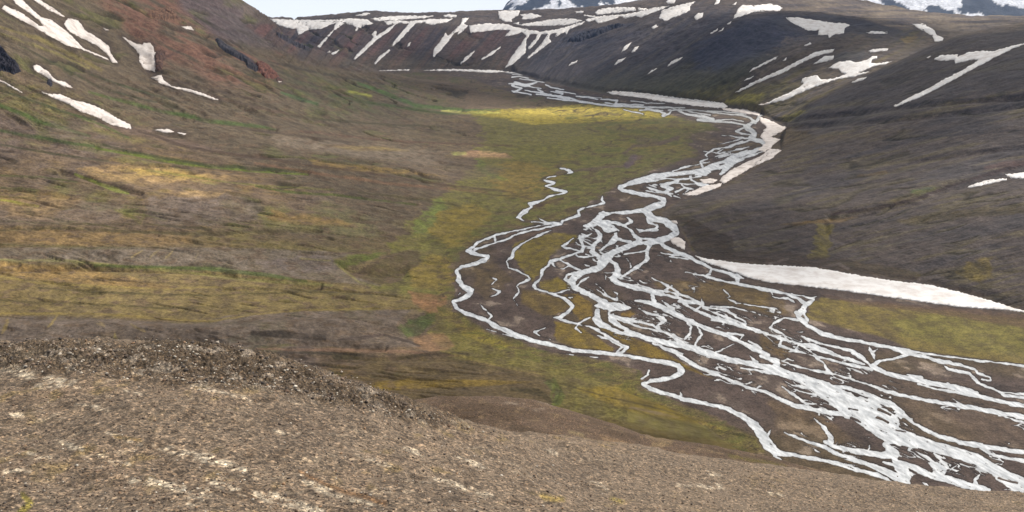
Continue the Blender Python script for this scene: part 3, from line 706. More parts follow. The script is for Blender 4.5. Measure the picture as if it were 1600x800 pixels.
# bands: (line with widths, colour, strength); dark gully lines paint in shade
BANDS = [
 (P('30,70,2 70,92,2 100,107,3 150,133,3 200,150,2.5 245,160,2'), (50, 52, 32), 0.9),
 (P('0,141,2 60,160,3 100,175,3 150,188,2'), (48, 54, 30), 0.9),
 (P('140,116,2 165,124,3 210,140,3 265,155,2'), (50, 56, 32), 0.85),
 (P('0,52,2 40,66,3 90,84,3 140,108,2'), (112, 104, 52), 0.6),
 (P('215,205,2 245,213,4 285,228,5 330,236,4 400,246,3 470,254,2'), (70, 56, 44), 0.9),
 (P('330,190,2 400,204,3 480,214,3 560,224,2'), (66, 54, 42), 0.85),
 (P('470,205,2 560,215,3 640,222,3 800,228,2'), (82, 60, 48), 0.7),
 (P('0,274,2 60,276,2 120,284,2'), (70, 74, 34), 0.8),
 (P('230,266,2 330,281,2.5 400,290,2 520,296,2'), (98, 96, 44), 0.7),
 (P('430,178,2 520,188,3 620,196,3 700,198,2'), (60, 56, 36), 0.8),
 (P('420,96,2 480,110,3 540,122,3 600,132,2'), (60, 54, 44), 0.8),
 (P('450,84,2 500,100,3 560,112,3'), (70, 58, 46), 0.7),
 (P('330,150,2 400,168,3 450,178,3'), (92, 68, 54), 0.6),
 (P('0,226,2 80,240,3 170,252,2'), (58, 58, 34), 0.8),
 (P('60,450,2 180,458,3 320,462,2 470,456,2'), (66, 60, 34), 0.8),
 (P('0,470,2 120,474,2 260,482,3 340,478,2'), (70, 62, 36), 0.8),
 (P('380,448,2 500,456,3 620,462,2'), (74, 66, 38), 0.7),
 (P('100,434,2 220,440,2 330,446,2'), (80, 66, 44), 0.7),
 (P('560,300,2 640,310,2 720,322,2'), (66, 60, 34), 0.8),
 (P('0,345,2 120,350,3 230,350,2 330,358,3'), (66, 60, 38), 0.8),
 (P('730,300,2 790,306,2 840,300,2'), (76, 66, 38), 0.7),
 (P('880,600,2 940,618,2 1010,634,2 1080,652,2 1160,672,2'), (72, 62, 34), 0.8),
 (P('700,560,2 770,576,2 850,592,2 900,606,2'), (70, 62, 36), 0.8),
 (P('0,165,5 40,180,6 60,190,6 100,200,5 140,212,4'), (66, 82, 34), 0.8),
 (P('150,232,3 200,240,4 260,252,4 300,258,3 400,268,3 480,273,2'), (92, 104, 36), 0.9),
 (P('160,226,3 200,236,3 260,248,4 330,259,5 400,263,5 478,268,4'), (54, 62, 30), 0.8),
 (P('0,204,4 50,213,6 100,222,5 150,230,3'), (56, 70, 32), 0.8),
 (P('140,145,3 200,160,5 260,175,5 300,185,3'), (68, 84, 36), 0.7),
 (P('100,172,2 130,185,3 170,200,3 200,215,3'), (70, 84, 36), 0.7),
 (P('215,165,2 280,178,5 330,190,6 400,197,5 430,202,2'), (62, 78, 36), 0.8),
 (P('300,150,2 380,162,4 460,180,4 520,195,2'), (74, 62, 50), 0.7),
 (P('440,145,3 470,155,5 495,162,4'), (62, 84, 48), 0.8),
 (P('560,130,3 600,145,6 650,165,6 720,172,4 780,172,2'), (66, 88, 42), 0.8),
 (P('520,148,2 560,158,3 640,170,4 700,178,3 760,176,2'), (58, 70, 34), 0.8),
 (P('545,143,3 580,150,3'), (150, 150, 60), 0.7),  # small patch of sunlight painted as bright yellow-green
 (P('690,173,2 730,176,3 780,176,2'), (160, 160, 80), 0.7),  # left tip of the moss flat's sun pool, painted bright
 (P('400,292,2 450,300,4 520,305,3 600,314,2 650,320,2'), (66, 74, 30), 0.85),
 (P('0,42,2 60,60,6 110,85,6 160,110,4'), (118, 106, 52), 0.5),
 (P('400,242,3 450,255,4 530,264,3 600,275,3 700,290,3 800,300,2'), (72, 56, 42), 0.8),
 (P('400,255,3 500,272,4 620,288,4 760,300,3'), (112, 82, 60), 0.6),
 (P('95,266,2 130,276,3 160,284,3 190,292,3 220,300,2'), (54, 44, 32), 0.9),
 (P('118,272,3 150,285,4 180,296,7 200,301,4'), (112, 122, 40), 0.9),
 (P('0,312,3 30,317,4 60,322,2'), (124, 118, 46), 0.8),
 (P('0,360,3 100,356,3 200,362,4 330,366,6 400,362,5 500,360,3'), (74, 66, 42), 0.7),
 (P('0,382,2 140,388,3 260,386,2'), (72, 66, 38), 0.7),
 (P('180,328,3 205,338,5 220,348,6 225,335,3'), (90, 86, 40), 0.6),
 (P('0,406,2 100,407,4 145,411,3 240,421,4 320,429,4 400,438,4 520,446,3'), (118, 112, 64), 0.75),
 (P('145,415,3 250,418,4 330,420,6 420,430,6 480,440,3'), (70, 82, 34), 0.8),
 (P('0,432,2 60,442,2 140,446,3 250,452,2 340,448,2'), (128, 112, 56), 0.6),
 (P('0,490,2 150,490,2 250,498,2 330,502,3 400,492,2 470,484,2 640,482,1'), (124, 106, 50), 0.6),
 (P('395,521,6 440,523,12 505,527,9'), (44, 37, 30), 0.85),  # shade on the terrace front, painted as a dark band
 (P('530,530,3 570,527,5 600,524,4'), (60, 48, 42), 0.7),
 (P('600,524,3 640,535,4 655,541,3'), (52, 44, 38), 0.7),
 (P('400,545,2 520,547,5 640,550,4 720,556,2'), (124, 96, 76), 0.7),
 (P('430,550,3 520,552,5 590,556,3'), (62, 54, 42), 0.8),
 (P('620,560,3 680,552,7 730,553,3'), (64, 54, 34), 0.8),
 (P('690,548,3 740,562,3 800,576,3 850,585,2'), (122, 108, 56), 0.6),
 (P('560,592,3 650,590,5 760,590,4 850,580,3'), (94, 78, 50), 0.6),
 (P('800,608,6 840,612,10 862,625,8'), (62, 54, 32), 0.8),
 (P('867,596,4 862,618,4 866,634,3'), (94, 96, 44), 0.7),
 (P('880,620,2 930,632,3 990,640,3 1040,658,3'), (78, 68, 34), 0.7),
 (P('985,637,3 1020,644,4 1060,652,3'), (112, 96, 78), 0.6),
 (P('1070,662,2 1110,672,3 1160,680,3 1180,686,2'), (66, 58, 26), 0.8),
 (P('920,655,2 1000,675,4 1060,688,3'), (70, 58, 32), 0.7),
 (P('522,410,2 540,425,2 560,440,3 590,448,2'), (124, 116, 62), 0.6),
 (P('470,404,2 515,407,2'), (124, 116, 62), 0.5),
 (P('60,72,1.5 82,495,1.5'), (104, 92, 84), 0.0),
 (P('205,402,2 214,396,2 222,391,2'), (142, 124, 78), 0.6),
 (P('235,402,2 243,396,2 250,389,2'), (142, 124, 78), 0.5),
 (P('258,403,2 266,395,3 272,389,2'), (142, 124, 78), 0.6),
 (P('310,396,1.5 306,402,1.5'), (142, 124, 78), 0.4),
 (P('88,494,2 82,505,4 74,511,2'), (142, 122, 70), 0.6),
 (P('12,500,3 8,512,5 2,520,3'), (132, 112, 60), 0.6),
 (P('155,503,2 165,510,2 150,505,2'), (142, 122, 78), 0.5),
 (P('205,506,2 218,514,3 226,518,2'), (132, 112, 60), 0.6),
 (P('178,522,3 182,532,5'), (122, 108, 56), 0.6),
 (P('780,262,3 830,270,2 868,272,2'), (86, 82, 40), 0.5),
 (P('870,270,4 940,262,3 985,258,4 1000,245,6 975,240,4 990,228,5 1030,225,5 1060,215,6'), (88, 72, 62), 0.85),
 (P('980,258,10 992,245,9'), (88, 74, 76), 0.85),
 (P('1000,220,12 1025,222,10'), (92, 78, 62), 0.6),
 (P('935,320,4 900,325,4 870,333,3 840,345,3'), (80, 66, 46), 0.7),
 (P('905,255,2 880,253,4 850,252,3 815,253,2'), (76, 68, 44), 0.7),
 (P('880,310,3 850,318,6 828,325,6'), (72, 52, 42), 0.8),
 (P('815,345,5 850,348,4'), (82, 68, 60), 0.7),
 # right-hand hill lines
 (P('1200,188,3 1320,176,3 1400,166,4 1500,156,3 1600,148,3'), (56, 50, 52), 0.7),
 (P('1210,198,2 1330,190,3 1450,180,4 1560,165,3 1640,158,3'), (52, 46, 46), 0.6),
 (P('1380,220,2 1470,213,3 1560,206,3 1640,200,3'), (54, 48, 50), 0.6),
 (P('1420,252,2 1500,240,3 1600,226,3'), (58, 50, 50), 0.6),
 (P('1300,335,3 1370,325,6 1430,312,5 1480,292,4 1560,268,6 1620,250,9'), (58, 44, 42), 0.85),
 (P('1540,262,6 1580,256,8 1620,254,6'), (86, 64, 58), 0.6),
 (P('1160,330,2 1250,322,5 1320,330,4'), (60, 52, 46), 0.6),
 (P('1240,290,2 1340,275,3 1450,262,3 1600,240,3'), (64, 56, 54), 0.5),
 (P('1220,262,3 1300,252,3 1380,240,3'), (94, 82, 54), 0.5),
 (P('1340,274,3 1385,270,4'), (98, 80, 46), 0.6),
 (P('1420,340,4 1480,338,6 1600,330,5'), (62, 54, 40), 0.6),
 (P('1450,435,8 1520,452,9 1600,475,10'), (56, 48, 44), 0.7),
 (P('1090,398,4 1150,404,6 1220,408,5 1320,418,6 1450,438,6 1600,480,6'), (62, 50, 40), 0.75),
 (P('1205,412,3 1230,405,4'), (104, 92, 84), 0.6),
 (P('1285,418,4 1310,412,4 1325,420,4'), (104, 92, 86), 0.6),
 (P('1435,438,5 1465,432,6 1480,438,5'), (100, 90, 84), 0.5),
 (P('1200,176,3 1290,168,5 1380,158,4'), (94, 84, 56), 0.4),
 # rock outcrops and dark cliffs
 (P('340,62,4 352,72,7 372,84,9 392,98,9 410,108,5'), (52, 52, 62), 0.85),
 (P('285,78,4 262,88,3 245,100,5 250,110,5 262,115,3'), (66, 50, 44), 0.7),  # wall of the snow gully, its shaded face painted dark
 (P('230,112,3 260,122,4 300,133,4 350,145,4 400,157,3'), (62, 50, 42), 0.7),
 (P('395,100,6 405,110,7 425,118,5 440,124,3'), (96, 60, 52), 0.6),
 (P('425,122,3 450,135,3 500,146,3'), (70, 58, 46), 0.7),
 (P('420,108,3 445,115,3 470,128,3'), (62, 56, 46), 0.6),
 (P('880,62,5 900,52,6 930,48,6 960,42,5 990,38,4'), (50, 50, 64), 0.7),
 (P('870,72,5 920,66,6 960,62,5 1000,50,4'), (54, 52, 66), 0.6),
 (P('1080,72,5 1110,62,6 1140,48,4'), (50, 52, 70), 0.5),
]
PALE_FAR = P('630,108 650,98 664,103 664,109')

# ------------------------------------------------------------------ image pixel data: snow patches (outline, thickness, label)
def Q(off, s):
    return [(off[0] + a / 4.0, off[1] + b / 4.0) for a, b in P(s)]
R1, R2, R3, R4 = (0, 0), (400, 0), (800, 0), (1200, 0)
SNOW = [
 (P('1086,400 1100,404 1160,412 1200,414.5 1270,418 1350,432 1400,440 1450,445 1500,457 1550,471 1606,488.5 1570,484.5 1500,480 1450,473 1350,459 1290,451 1200,441 1170,434 1130,419 1100,409'), 'longest white snow bank at the foot of the right hill above the mossy flat'),
 (P('948,144.5 960,142.5 1010,146 1060,153 1130,161 1137,166 1130,169.5 1090,166 1040,159.5 1000,152.5 960,148'), 'long narrow snow strip along the foot of the dark slope at the upper bend'),
 (P('1128,169 1165,171.5 1188,177 1186,181 1160,177 1130,172'), 'small snow tongue reaching from the long upper strip to the river bend'),
 (P('1186,183 1200,187 1215,194 1230,200 1214,209 1200,211 1192,204 1198,199 1190,192'), 'rounded snow patch on the outside of the river bend below the mid hill'),
 (P('1193,206 1214,210 1203,214 1220,218 1207,227 1205,231 1194,238 1184,234 1196,224 1188,214'), 'tiny snow wedge between the bend patch and the riverside snow bank'),
 (P('1203,232 1221,235 1205,248 1170,264 1131,287 1124,283 1129,276 1142,266 1165,254 1190,243'), 'slanting snow bank between the braids and the hill below the bend'),
 (P('1093,281 1110,279 1121,281.5 1115,286 1098,286.5'), 'small oval snow patch surrounded by braided water'),
 (P('1068,304 1085,298 1100,291 1128,286.5 1126,291 1110,297 1090,304.5 1075,306'), 'low snow patch at the inner side of the braids, downhill of the oval one'),
 (P('1049,345 1057,345.5 1059,349.5 1051,349'), 'tiny snow scrap at the river bank under the spur tip'),
 (P('1047,373 1060,371 1071,378 1070,390 1060,386 1050,380'), 'blunt snow patch on the bank just above the longest snow bank'),
 (P('592,110.8 615,109.6 640,108.8 638,110.6'), 'left piece of the thin snow line at the far valley end'),
 (P('662,110.3 700,108.1 775,110 801,113.2 770,113.4 720,111'), 'right and longer piece of the thin snow line at the far valley end'),
 (Q(R1, '10,55 30,35 130,80 250,165 275,165 240,120 110,30 70,-10 130,-10 200,60 260,110 330,130 430,210 480,260 515,300 670,365 682,378 500,304 420,285 300,220 200,160 100,110'), 'large forked snow field at the top left corner of the mountainside'),
 (Q(R1, '200,-8 236,-8 330,50 405,105 390,103 300,60'), 'thin snow streak above the forked field, running off the top edge'),
 (Q(R1, '400,150 425,115 490,130 530,190 620,245 680,290 690,330 735,395 700,390 670,340 620,295 540,250 480,225 420,185'), 'tapering snow field just right of the forked field, parallel to it'),
 (Q(R1, '765,232 850,275 890,282 900,268 940,270 960,300 965,330 990,325 965,350 970,400 970,450 900,430 870,380 870,340 830,290'), 'snow fan filling the gully below the reddish crag'),
 (Q(R1, '945,485 1010,470 1025,505 1050,520 1070,540 1190,560 1280,590 1365,625 1330,622 1200,578 1100,554 1000,520'), 'thin winding snow trail leading down from the gully fan'),
 (Q(R1, '205,415 230,405 290,440 350,500 410,515 455,550 400,540 330,510 280,475 215,440'), 'short snow patch beside the small black crag on the left mountainside'),
 (Q(R1, '260,575 300,588 380,590 450,625 560,650 650,690 740,745 815,780 820,806 780,800 700,780 600,730 500,695 430,650 340,615'), 'lowest large snow patch on the left mountainside'),
 (Q(R1, '-10,495 20,508 140,578 125,578 30,520 -10,505'), 'hair-thin snow line at the left edge under the black crag'),
 (Q(R1, '1135,165 1190,165 1212,190 1160,180'), 'small snow fleck high on the red-brown slope'),
 (Q(R1, '645,175 680,188 660,190'), 'tiny snow dot between the tapering field and the gully fan'),
 (P('242,203 262,202 272,206 258,207.3'), 'thin snow sliver right of the lowest large patch'),
 (P('277,207.6 291,209.2 288,211'), 'smallest snow dot right of the thin sliver'),
 (P('434,126 440,127.5 437,129.5'), 'single snow dot under the reddish outcrop on the left mountainside'),
 (Q(R2, '0,95 100,120 250,125 480,125 600,115 700,125 735,148 690,155 650,175 620,195 625,170 600,155 555,145 530,160 480,200 440,250 400,298 383,292 420,250 480,190 500,145 460,155 410,180 330,185 265,218 255,180 190,175 130,150 60,130'), 'broad snow cornice on the far plateau edge at the left, with a streak running down'),
 (Q(R2, '715,118 830,102 1000,98 1110,100 1080,110 900,125 760,131'), 'flat snow band on the far plateau behind the cornice'),
 (Q(R2, '800,135 890,128 960,135 1100,120 1230,118 1190,140 1090,155 1050,140 1000,145 970,175 900,250 850,292 850,280 900,215 940,165 955,148 900,145 820,155'), 'far snow cornice in the middle with one narrow couloir hanging from it'),
 (Q(R2, '880,147 840,190 760,245 680,320 620,372 610,370 650,320 700,270 735,235 722,215 745,193 755,200 752,225 810,190 860,155'), 'longest snow couloir on the far wall, with a knob at its middle'),
 (Q(R2, '832,308 840,316 790,360 745,403 739,395 780,345'), 'snow streak low on the far wall continuing the middle couloir'),
 (Q(R2, '968,264 960,287 944,292 950,275'), 'small round snow spot in the middle of the far wall'),
 (Q(R2, '1290,115 1332,112 1300,150 1325,160 1290,195 1260,218 1270,190 1240,205 1200,260 1160,310 1110,358 1106,350 1112,310 1150,260 1185,205 1200,225 1240,190 1280,150'), 'wide dirty couloir of snow right of the centre of the far wall'),
 (Q(R2, '1330,160 1370,155 1450,148 1550,150 1600,163 1660,178 1780,200 1900,180 2055,134 2040,150 1960,182 1940,215 1930,200 1870,230 1880,205 1840,215 1800,270 1765,298 1825,215 1785,215 1750,270 1705,308 1700,300 1750,240 1760,215 1710,215 1690,250 1685,330 1600,405 1555,428 1600,350 1660,270 1690,225 1660,200 1620,215 1555,228 1590,190 1500,185 1400,200 1340,205'), 'largest far snow cornice, with several fingers running down the wall'),
 (Q(R3, '165,298 225,215 245,262 180,312 100,368 95,362'), 'fine snow line right of the fingers of the largest cornice'),
 (Q(R2, '1515,70 1600,66 1650,68 1640,95 1600,118 1600,135 1560,137 1520,115'), 'square snow field on the far plateau at the foot of the blue mountain'),
 (Q(R2, '1367,317 1330,365 1280,405 1278,398 1310,355'), 'left one of two slanting streaks near the right end of the far wall'),
 (Q(R2, '1530,292 1480,340 1410,375 1408,368 1450,340'), 'right one of two slanting streaks near the right end of the far wall'),
 (Q(R2, '460,318 470,324 452,334 444,328'), 'tiny snow dot at the far left foot of the far wall'),
 (Q(R2, '522,312 500,335 462,352 458,345 480,328'), 'short snow streak at the far left foot of the far wall'),
 (Q(R2, '620,97 690,80 714,84 690,95 650,100'), 'small snow cap on the skyline at the left end of the plateau hump'),
 (Q(R2, '1170,98 1210,88 1255,98 1250,108 1180,107'), 'small snow spot alone on the far plateau left of the square field'),
 (Q(R3, '50,90 130,85 185,100 120,121 60,119 70,105'), 'oval plateau snow patch right of the square field'),
 (Q(R3, '40,157 200,130 290,118 380,118 440,130 350,157 200,162 100,162'), 'long flat snow patch on the plateau above the largest cornice'),
 (Q(R3, '8,147 45,138 42,154'), 'tiny snow scrap at the left tip of the long flat plateau patch'),
 (Q(R3, '518,78 560,55 680,45 770,48 775,68 650,80 530,92'), 'smooth oblong snow patch on the plateau rim in the centre right'),
 (Q(R3, '460,125 530,105 600,97 700,92 790,75 880,50 985,38 900,72 800,110 770,100 710,117 670,102 650,117 600,132 540,147 520,127 480,137'), 'ragged snow cornice above the black cliffs'),
 (Q(R3, '918,112 940,65 1000,45 1100,20 1147,12 1112,40 1112,65 1050,97 1000,112 960,132'), 'kite-shaped snow patch at the top of the dark slope'),
 (Q(R3, '1138,107 1160,85 1196,80 1190,107 1150,126'), 'small snow lump right below the kite-shaped patch'),
 (Q(R3, '872,172 900,154 914,164 885,182'), 'small snow spot on the dark slope under the ragged cornice'),
 (Q(R3, '747,266 722,302 683,328 700,293'), 'upper left of three thin streaks low on the dark slope'),
 (Q(R3, '793,289 770,322 746,328 768,295'), 'upper right of three thin streaks low on the dark slope'),
 (Q(R3, '713,357 690,382 638,407 663,375'), 'lowest of three thin streaks on the dark slope'),
 (Q(R3, '410,377 402,391 353,415 373,390'), 'lone small streak on the left part of the dark slope'),
 (Q(R3, '1067,358 1030,388 972,415 998,383'), 'longer streak in the middle of the dark slope'),
 (Q(R3, '907,428 870,452 848,464 868,443'), 'faint streak lower left of the longer middle streak'),
 (Q(R3, '1238,208 1287,178 1283,191 1246,212'), 'short snow dash high on the dark slope, left one of three'),
 (Q(R3, '1290,198 1326,173 1314,191'), 'short snow dash high on the dark slope, middle one of three'),
 (Q(R3, '1343,152 1371,133 1362,152'), 'short snow dash high on the dark slope, topmost of three'),
 (Q(R3, '1383,117 1410,60 1440,32 1520,35 1600,25 1660,33 1692,50 1670,67 1600,67 1500,78 1430,103'), 'broad arched snow patch at the head of the deep blue hollow'),
 (Q(R3, '1262,32 1280,-6 1306,-6 1290,22'), 'snow patch cut by the top edge above the deep blue hollow'),
 (Q(R3, '1378,30 1404,13 1396,30'), 'tiny snow dot left of the broad arched patch'),
 (Q(R3, '962,12 980,-6 1025,-6 1015,20 975,24'), 'small snow patch at the top edge above the kite-shaped one'),
 (Q(R3, '788,50 842,54 820,66 788,64'), 'little snow bar right of the smooth oblong patch'),
 (Q(R3, '448,93 522,101 512,109 452,101'), 'little snow bar left of the ragged cornice on the plateau'),
 (Q(R3, '393,70 447,70 442,81 400,84'), 'little snow bar on the brown plateau under the blue mountain'),
 (Q(R3, '1600,380 1662,352 1652,366 1600,392 1540,422 1483,452 1500,433 1545,408'), 'thin line of snow on the slope above the long diagonal band'),
 (Q(R3, '1512,476 1482,497 1450,506 1470,490'), 'short dash of snow just left of the long diagonal band'),
 (Q(R4, '-205,577 -150,548 -100,518 0,472 100,427 200,375 300,325 415,306 402,327 300,352 200,397 100,452 0,492 -100,535 -180,575'), 'long diagonal snow band across the mid hill'),
 (Q(R4, '112,110 200,112 300,128 420,145 480,145 512,158 480,177 475,207 410,217 380,240 375,217 312,220 320,187 250,192 200,167 140,137'), 'large wing-shaped snow patch high on the mid hill'),
 (Q(R4, '226,285 262,265 272,275 240,288'), 'small snow fleck under the wing-shaped patch'),
 (Q(R4, '283,403 320,375 360,350 412,347 406,372 340,388'), 'short snow patch just under the end of the long diagonal band'),
 (Q(R4, '613,203 660,196 747,202 745,212 640,212'), 'flat upper one of two snow bars right of the wing-shaped patch'),
 (Q(R4, '628,320 660,307 752,305 745,315 680,325 640,328'), 'lower one of two snow bars, above the branching snow field'),
 (Q(R4, '378,426 440,388 500,381 560,390 620,375 650,353 682,351 682,366 650,372 645,395 680,398 772,385 740,400 650,417 560,457 632,449 602,464 520,483 440,493 380,513 280,548 200,583 100,628 -10,650 40,620 120,588 200,543 225,520 206,515 215,493 270,476 310,473 330,498 400,495 450,480 490,462 460,455 440,430'), 'branching snow field on the lower mid hill with a long tail'),
 (Q(R4, '523,517 560,494 617,481 607,492 550,514'), 'thin snow dash below the branching field'),
 (Q(R4, '903,150 970,149 1010,173 1042,193 1057,223 1097,240 1087,257 1043,262 1028,227 980,197 933,172'), 'knobbly snow strip dropping behind the crest of the right hill'),
 (Q(R4, '1038,371 1080,347 1160,344 1187,341 1182,356 1250,329 1350,319 1400,324 1470,304 1540,284 1615,268 1612,276 1550,297 1430,352 1330,407 1240,453 1150,503 1050,558 950,608 860,643 800,668 785,662 900,602 1000,556 1100,498 1200,448 1270,408 1318,375 1280,373 1200,390 1170,397 1165,374 1120,380 1060,377'), 'Y-shaped snow field with a long tail high on the right hill'),
 (Q(R4, '992,361 1017,350 1003,364'), 'tiny snow dot left of the Y-shaped field'),
 (Q(R4, '92,380 116,360 112,377'), 'tiny snow dot above the long diagonal band'),
 (P('1512,292.6 1527,286 1550,281 1573,279.4 1573,281.6 1550,286.6 1530,290.8 1515,293.3'), 'thin snow blade in the hollow at the right edge'),
 (P('1571,272.4 1612,269.6 1612,278 1580,278.8'), 'snow patch at the right edge just above the thin blade'),
 (P('1185,164 1202,160 1197,163.6'), 'tiny snow scrap at the foot of the mid hill above the bend'),
]

# ------------------------------------------------------------------ relief of the valley
CTRL = []


def cg(px, py, Y):                      # seen point at distance Y
    CTRL.append(ground_point(px, py, Y))


def cz(px, Y, Z):                       # point on image column px at distance Y and height Z
    CTRL.append(((px - 800.0) * Y / (FOC * CP) * 1.0, Y, Z))


def floor_Y(py):
    fy, fz = fwd(py)
    return -CAM_H * fy / fz


# left mountainside and fans
for r in [(-250, 200, 1150), (-250, 60, 1400), (-250, 400, 820), (-250, 520, 700),
          (0, 0, 1720), (0, 50, 1600), (0, 100, 1480), (0, 200, 1260), (0, 300, 1090), (0, 400, 930), (0, 500, 790),
          (100, 0, 2050), (100, 100, 1700), (200, 0, 2350), (200, 50, 2150), (200, 100, 1950), (200, 200, 1480), (200, 300, 1170), (200, 400, 960), (200, 500, 800),
          (300, 0, 2700), (300, 100, 2200), (300, 150, 1900), (355, 2, 2900), (400, 60, 2850), (400, 100, 2550), (400, 150, 2080), (400, 200, 1700), (400, 300, 1270), (400, 400, 1010), (400, 500, 820),
          (430, 42, 3150), (500, 87, 3900), (500, 120, 3200), (500, 150, 2600), (500, 200, 2020),
          (600, 150, 3100), (600, 200, 2250), (600, 300, 1440), (600, 400, 1090), (600, 500, 860)]:
    cg(*r)
cz(0, 560, 0); cz(0, 640, 18); cz(300, 640, 14); cz(300, 540, 0); cz(-250, 560, 10)
# the mountain behind its own skyline
cz(-250, 2200, 560); cz(0, 2400, 520); cz(200, 3000, 470); cz(350, 3600, 380); cz(300, 4400, 360); cz(150, 5500, 330); cz(0, 4000, 450)
cz(-300, 7000, 340); cz(440, 4000, 230); cz(380, 4700, 290)
# toe of the left fans, edge of the plain
for px, py in [(700, 130), (760, 160), (720, 200), (740, 250), (730, 300), (700, 350), (680, 400), (660, 450), (680, 500), (720, 540), (800, 590), (880, 640), (600, 112.5), (530, 112.5)]:
    CTRL.append(ground_point(px, py, floor_Y(py)))
# far wall
for px, yt, yc, Yc in [(440, 112, 44, 6500), (520, 112, 44, 6550), (600, 110, 42, 6650), (700, 109, 44, 6800), (800, 113, 46, 6950), (860, 131, 44, 6600),
                       (920, 143, 38, 6000), (1000, 153, 26, 5350), (1060, 159, 14, 5000)]:
    CTRL.append(ground_point(px, yt, floor_Y(yt)))
    Yt = floor_Y(yt)
    zc = ground_point(px, yc, Yc)[2]
    cz(px, Yt + (Yc - Yt) * 0.5, zc * 0.5)
    cz(px, Yc, zc)
cz(420, 7000, 296); cz(500, 7600, 297)
for r in [(425, 29, 7600), (500, 30, 7800), (585, 17, 8300), (640, 20, 8300), (700, 19, 8300), (780, 16, 8300), (880, 14, 8000), (950, 10, 7300),
          (1000, 4, 6500), (1060, -6, 5900), (1150, -12, 5500), (1250, -6, 5600), (1330, 8, 5700), (1400, 18, 5600), (1500, 25, 5400), (1600, 25, 5300), (1750, 20, 5200),
          (700, 34, 7500), (850, 32, 7400), (950, 22, 6600)]:
    cg(*r)
for px in (300, 420, 560, 700, 850, 1000, 1150, 1300, 1450, 1600, 1800):
    cz(px, 10500, 240)
for px, Y, Z in [(380, 9000, 270), (450, 9000, 255), (530, 9000, 270), (620, 9300, 300), (720, 9300, 300), (820, 9300, 310), (900, 9000, 320),
                 (1250, 7300, 430), (1330, 7300, 370), (1450, 7200, 270), (1550, 7200, 265), (1650, 7200, 265), (1800, 7000, 270), (1330, 6300, 410), (1450, 6200, 310), (1550, 6200, 305), (1650, 6200, 305)]:
    cz(px, Y, Z)
# long right wall, deep hollow and mid hill
for px, py in [(1130, 166), (1190, 181), (1230, 199), (1218, 238), (1140, 286), (1100, 300), (1064, 312), (1040, 322), (1028, 334), (1052, 346), (1068, 360), (1078, 385), (1092, 402), (1160, 413), (1270, 418),
               (1350, 430), (1450, 445), (1540, 468), (1600, 487), (1700, 515)]:
    CTRL.append(ground_point(px, py, floor_Y(py)))
for r in [(1100, 100, 3750), (1100, 50, 4150), (1150, 100, 3500), (1150, 60, 3850), (1180, 26, 4350), (1250, 20, 4350), (1200, 130, 3180), (1200, 80, 3600),
          (1250, 60, 3800), (1260, 110, 3200), (1320, 25, 4200), (1300, 60, 3500), (1320, 90, 3150), (1250, 140, 2950), (1380, 36, 3950), (1450, 45, 3900), (1550, 45, 3950),
          (1380, 70, 3300), (1340, 120, 2860), (1440, 60, 3350)]:
    cg(*r)
cz(1500, 3000, 215); cz(1600, 3000, 255)
cz(1250, 4900, 300)
# near right hill
for r in [(1215, 194, 2560), (1260, 166, 2640), (1330, 131, 2600), (1400, 97, 2500), (1440, 77, 2450), (1500, 56, 2380), (1600, 40, 2280), (1750, 15, 2200),
          (1300, 200, 2000), (1400, 160, 2050), (1500, 120, 2000), (1600, 100, 1900), (1150, 330, 1405), (1300, 300, 1480), (1400, 230, 1690), (1500, 200, 1660), (1600, 200, 1560), (1400, 330, 1280),
          (1500, 300, 1300), (1600, 300, 1230), (1500, 400, 1060), (1600, 400, 1030), (1740, 400, 980), (1740, 250, 1320), (1240, 400, 1190), (1380, 400, 1120), (1600, 450, 950)]:
    cg(*r)
# plain
for px, py in [(800, 140), (1000, 172), (900, 220), (1050, 240), (850, 300), (1000, 300), (800, 400), (950, 400), (1100, 450), (800, 500), (1000, 500), (1200, 500), (1400, 500), (1550, 540), (1000, 600), (1200, 600), (1400, 600), (1600, 620),
               (1200, 740), (1400, 770), (1600, 780), (1800, 800), (1800, 600)]:
    CTRL.append(ground_point(px, py, floor_Y(py)))
base = TPS(CTRL)

COLS = np.arange(-190.0, 1791.0, 1.25)
NROW = 1120
Y0, Y1 = 500.0, 11500.0


def xs(px, Y):
    """east coordinate of an image column at distance Y (columns are planes through the look-out at mean height)"""
    return (px - 800.0) * Y / (FOC * CP)


def micro(X, Y, far):
    """small relief, metres"""
    d = np.hypot(X, Y)
    a = (fbm(X / 260.0, Y / 260.0, 5, 11, 0.5, True) - 0.45) * 7.0
    b = fbm(X / 45.0, Y / 45.0, 4, 5) * 1.6
    g = fbm(X / 620.0 + 3, Y / 620.0, 4, 23, 0.5, True) - 0.45
    return a * np.clip(d / 2500.0, 0.35, 2.0) + b + g * 16.0 * np.clip((d - 1500) / 3000.0, 0, 1)


def plain_weight(X, Y):
    px, py = image_coords(X, Y, np.zeros_like(X))
    sd = np.zeros(px.shape)
    sd[:] = -999
    m = (px > 450) & (px < 1900)
    sd[m] = poly_sd(px[m], py[m], PLAIN)
    return px, py, sd


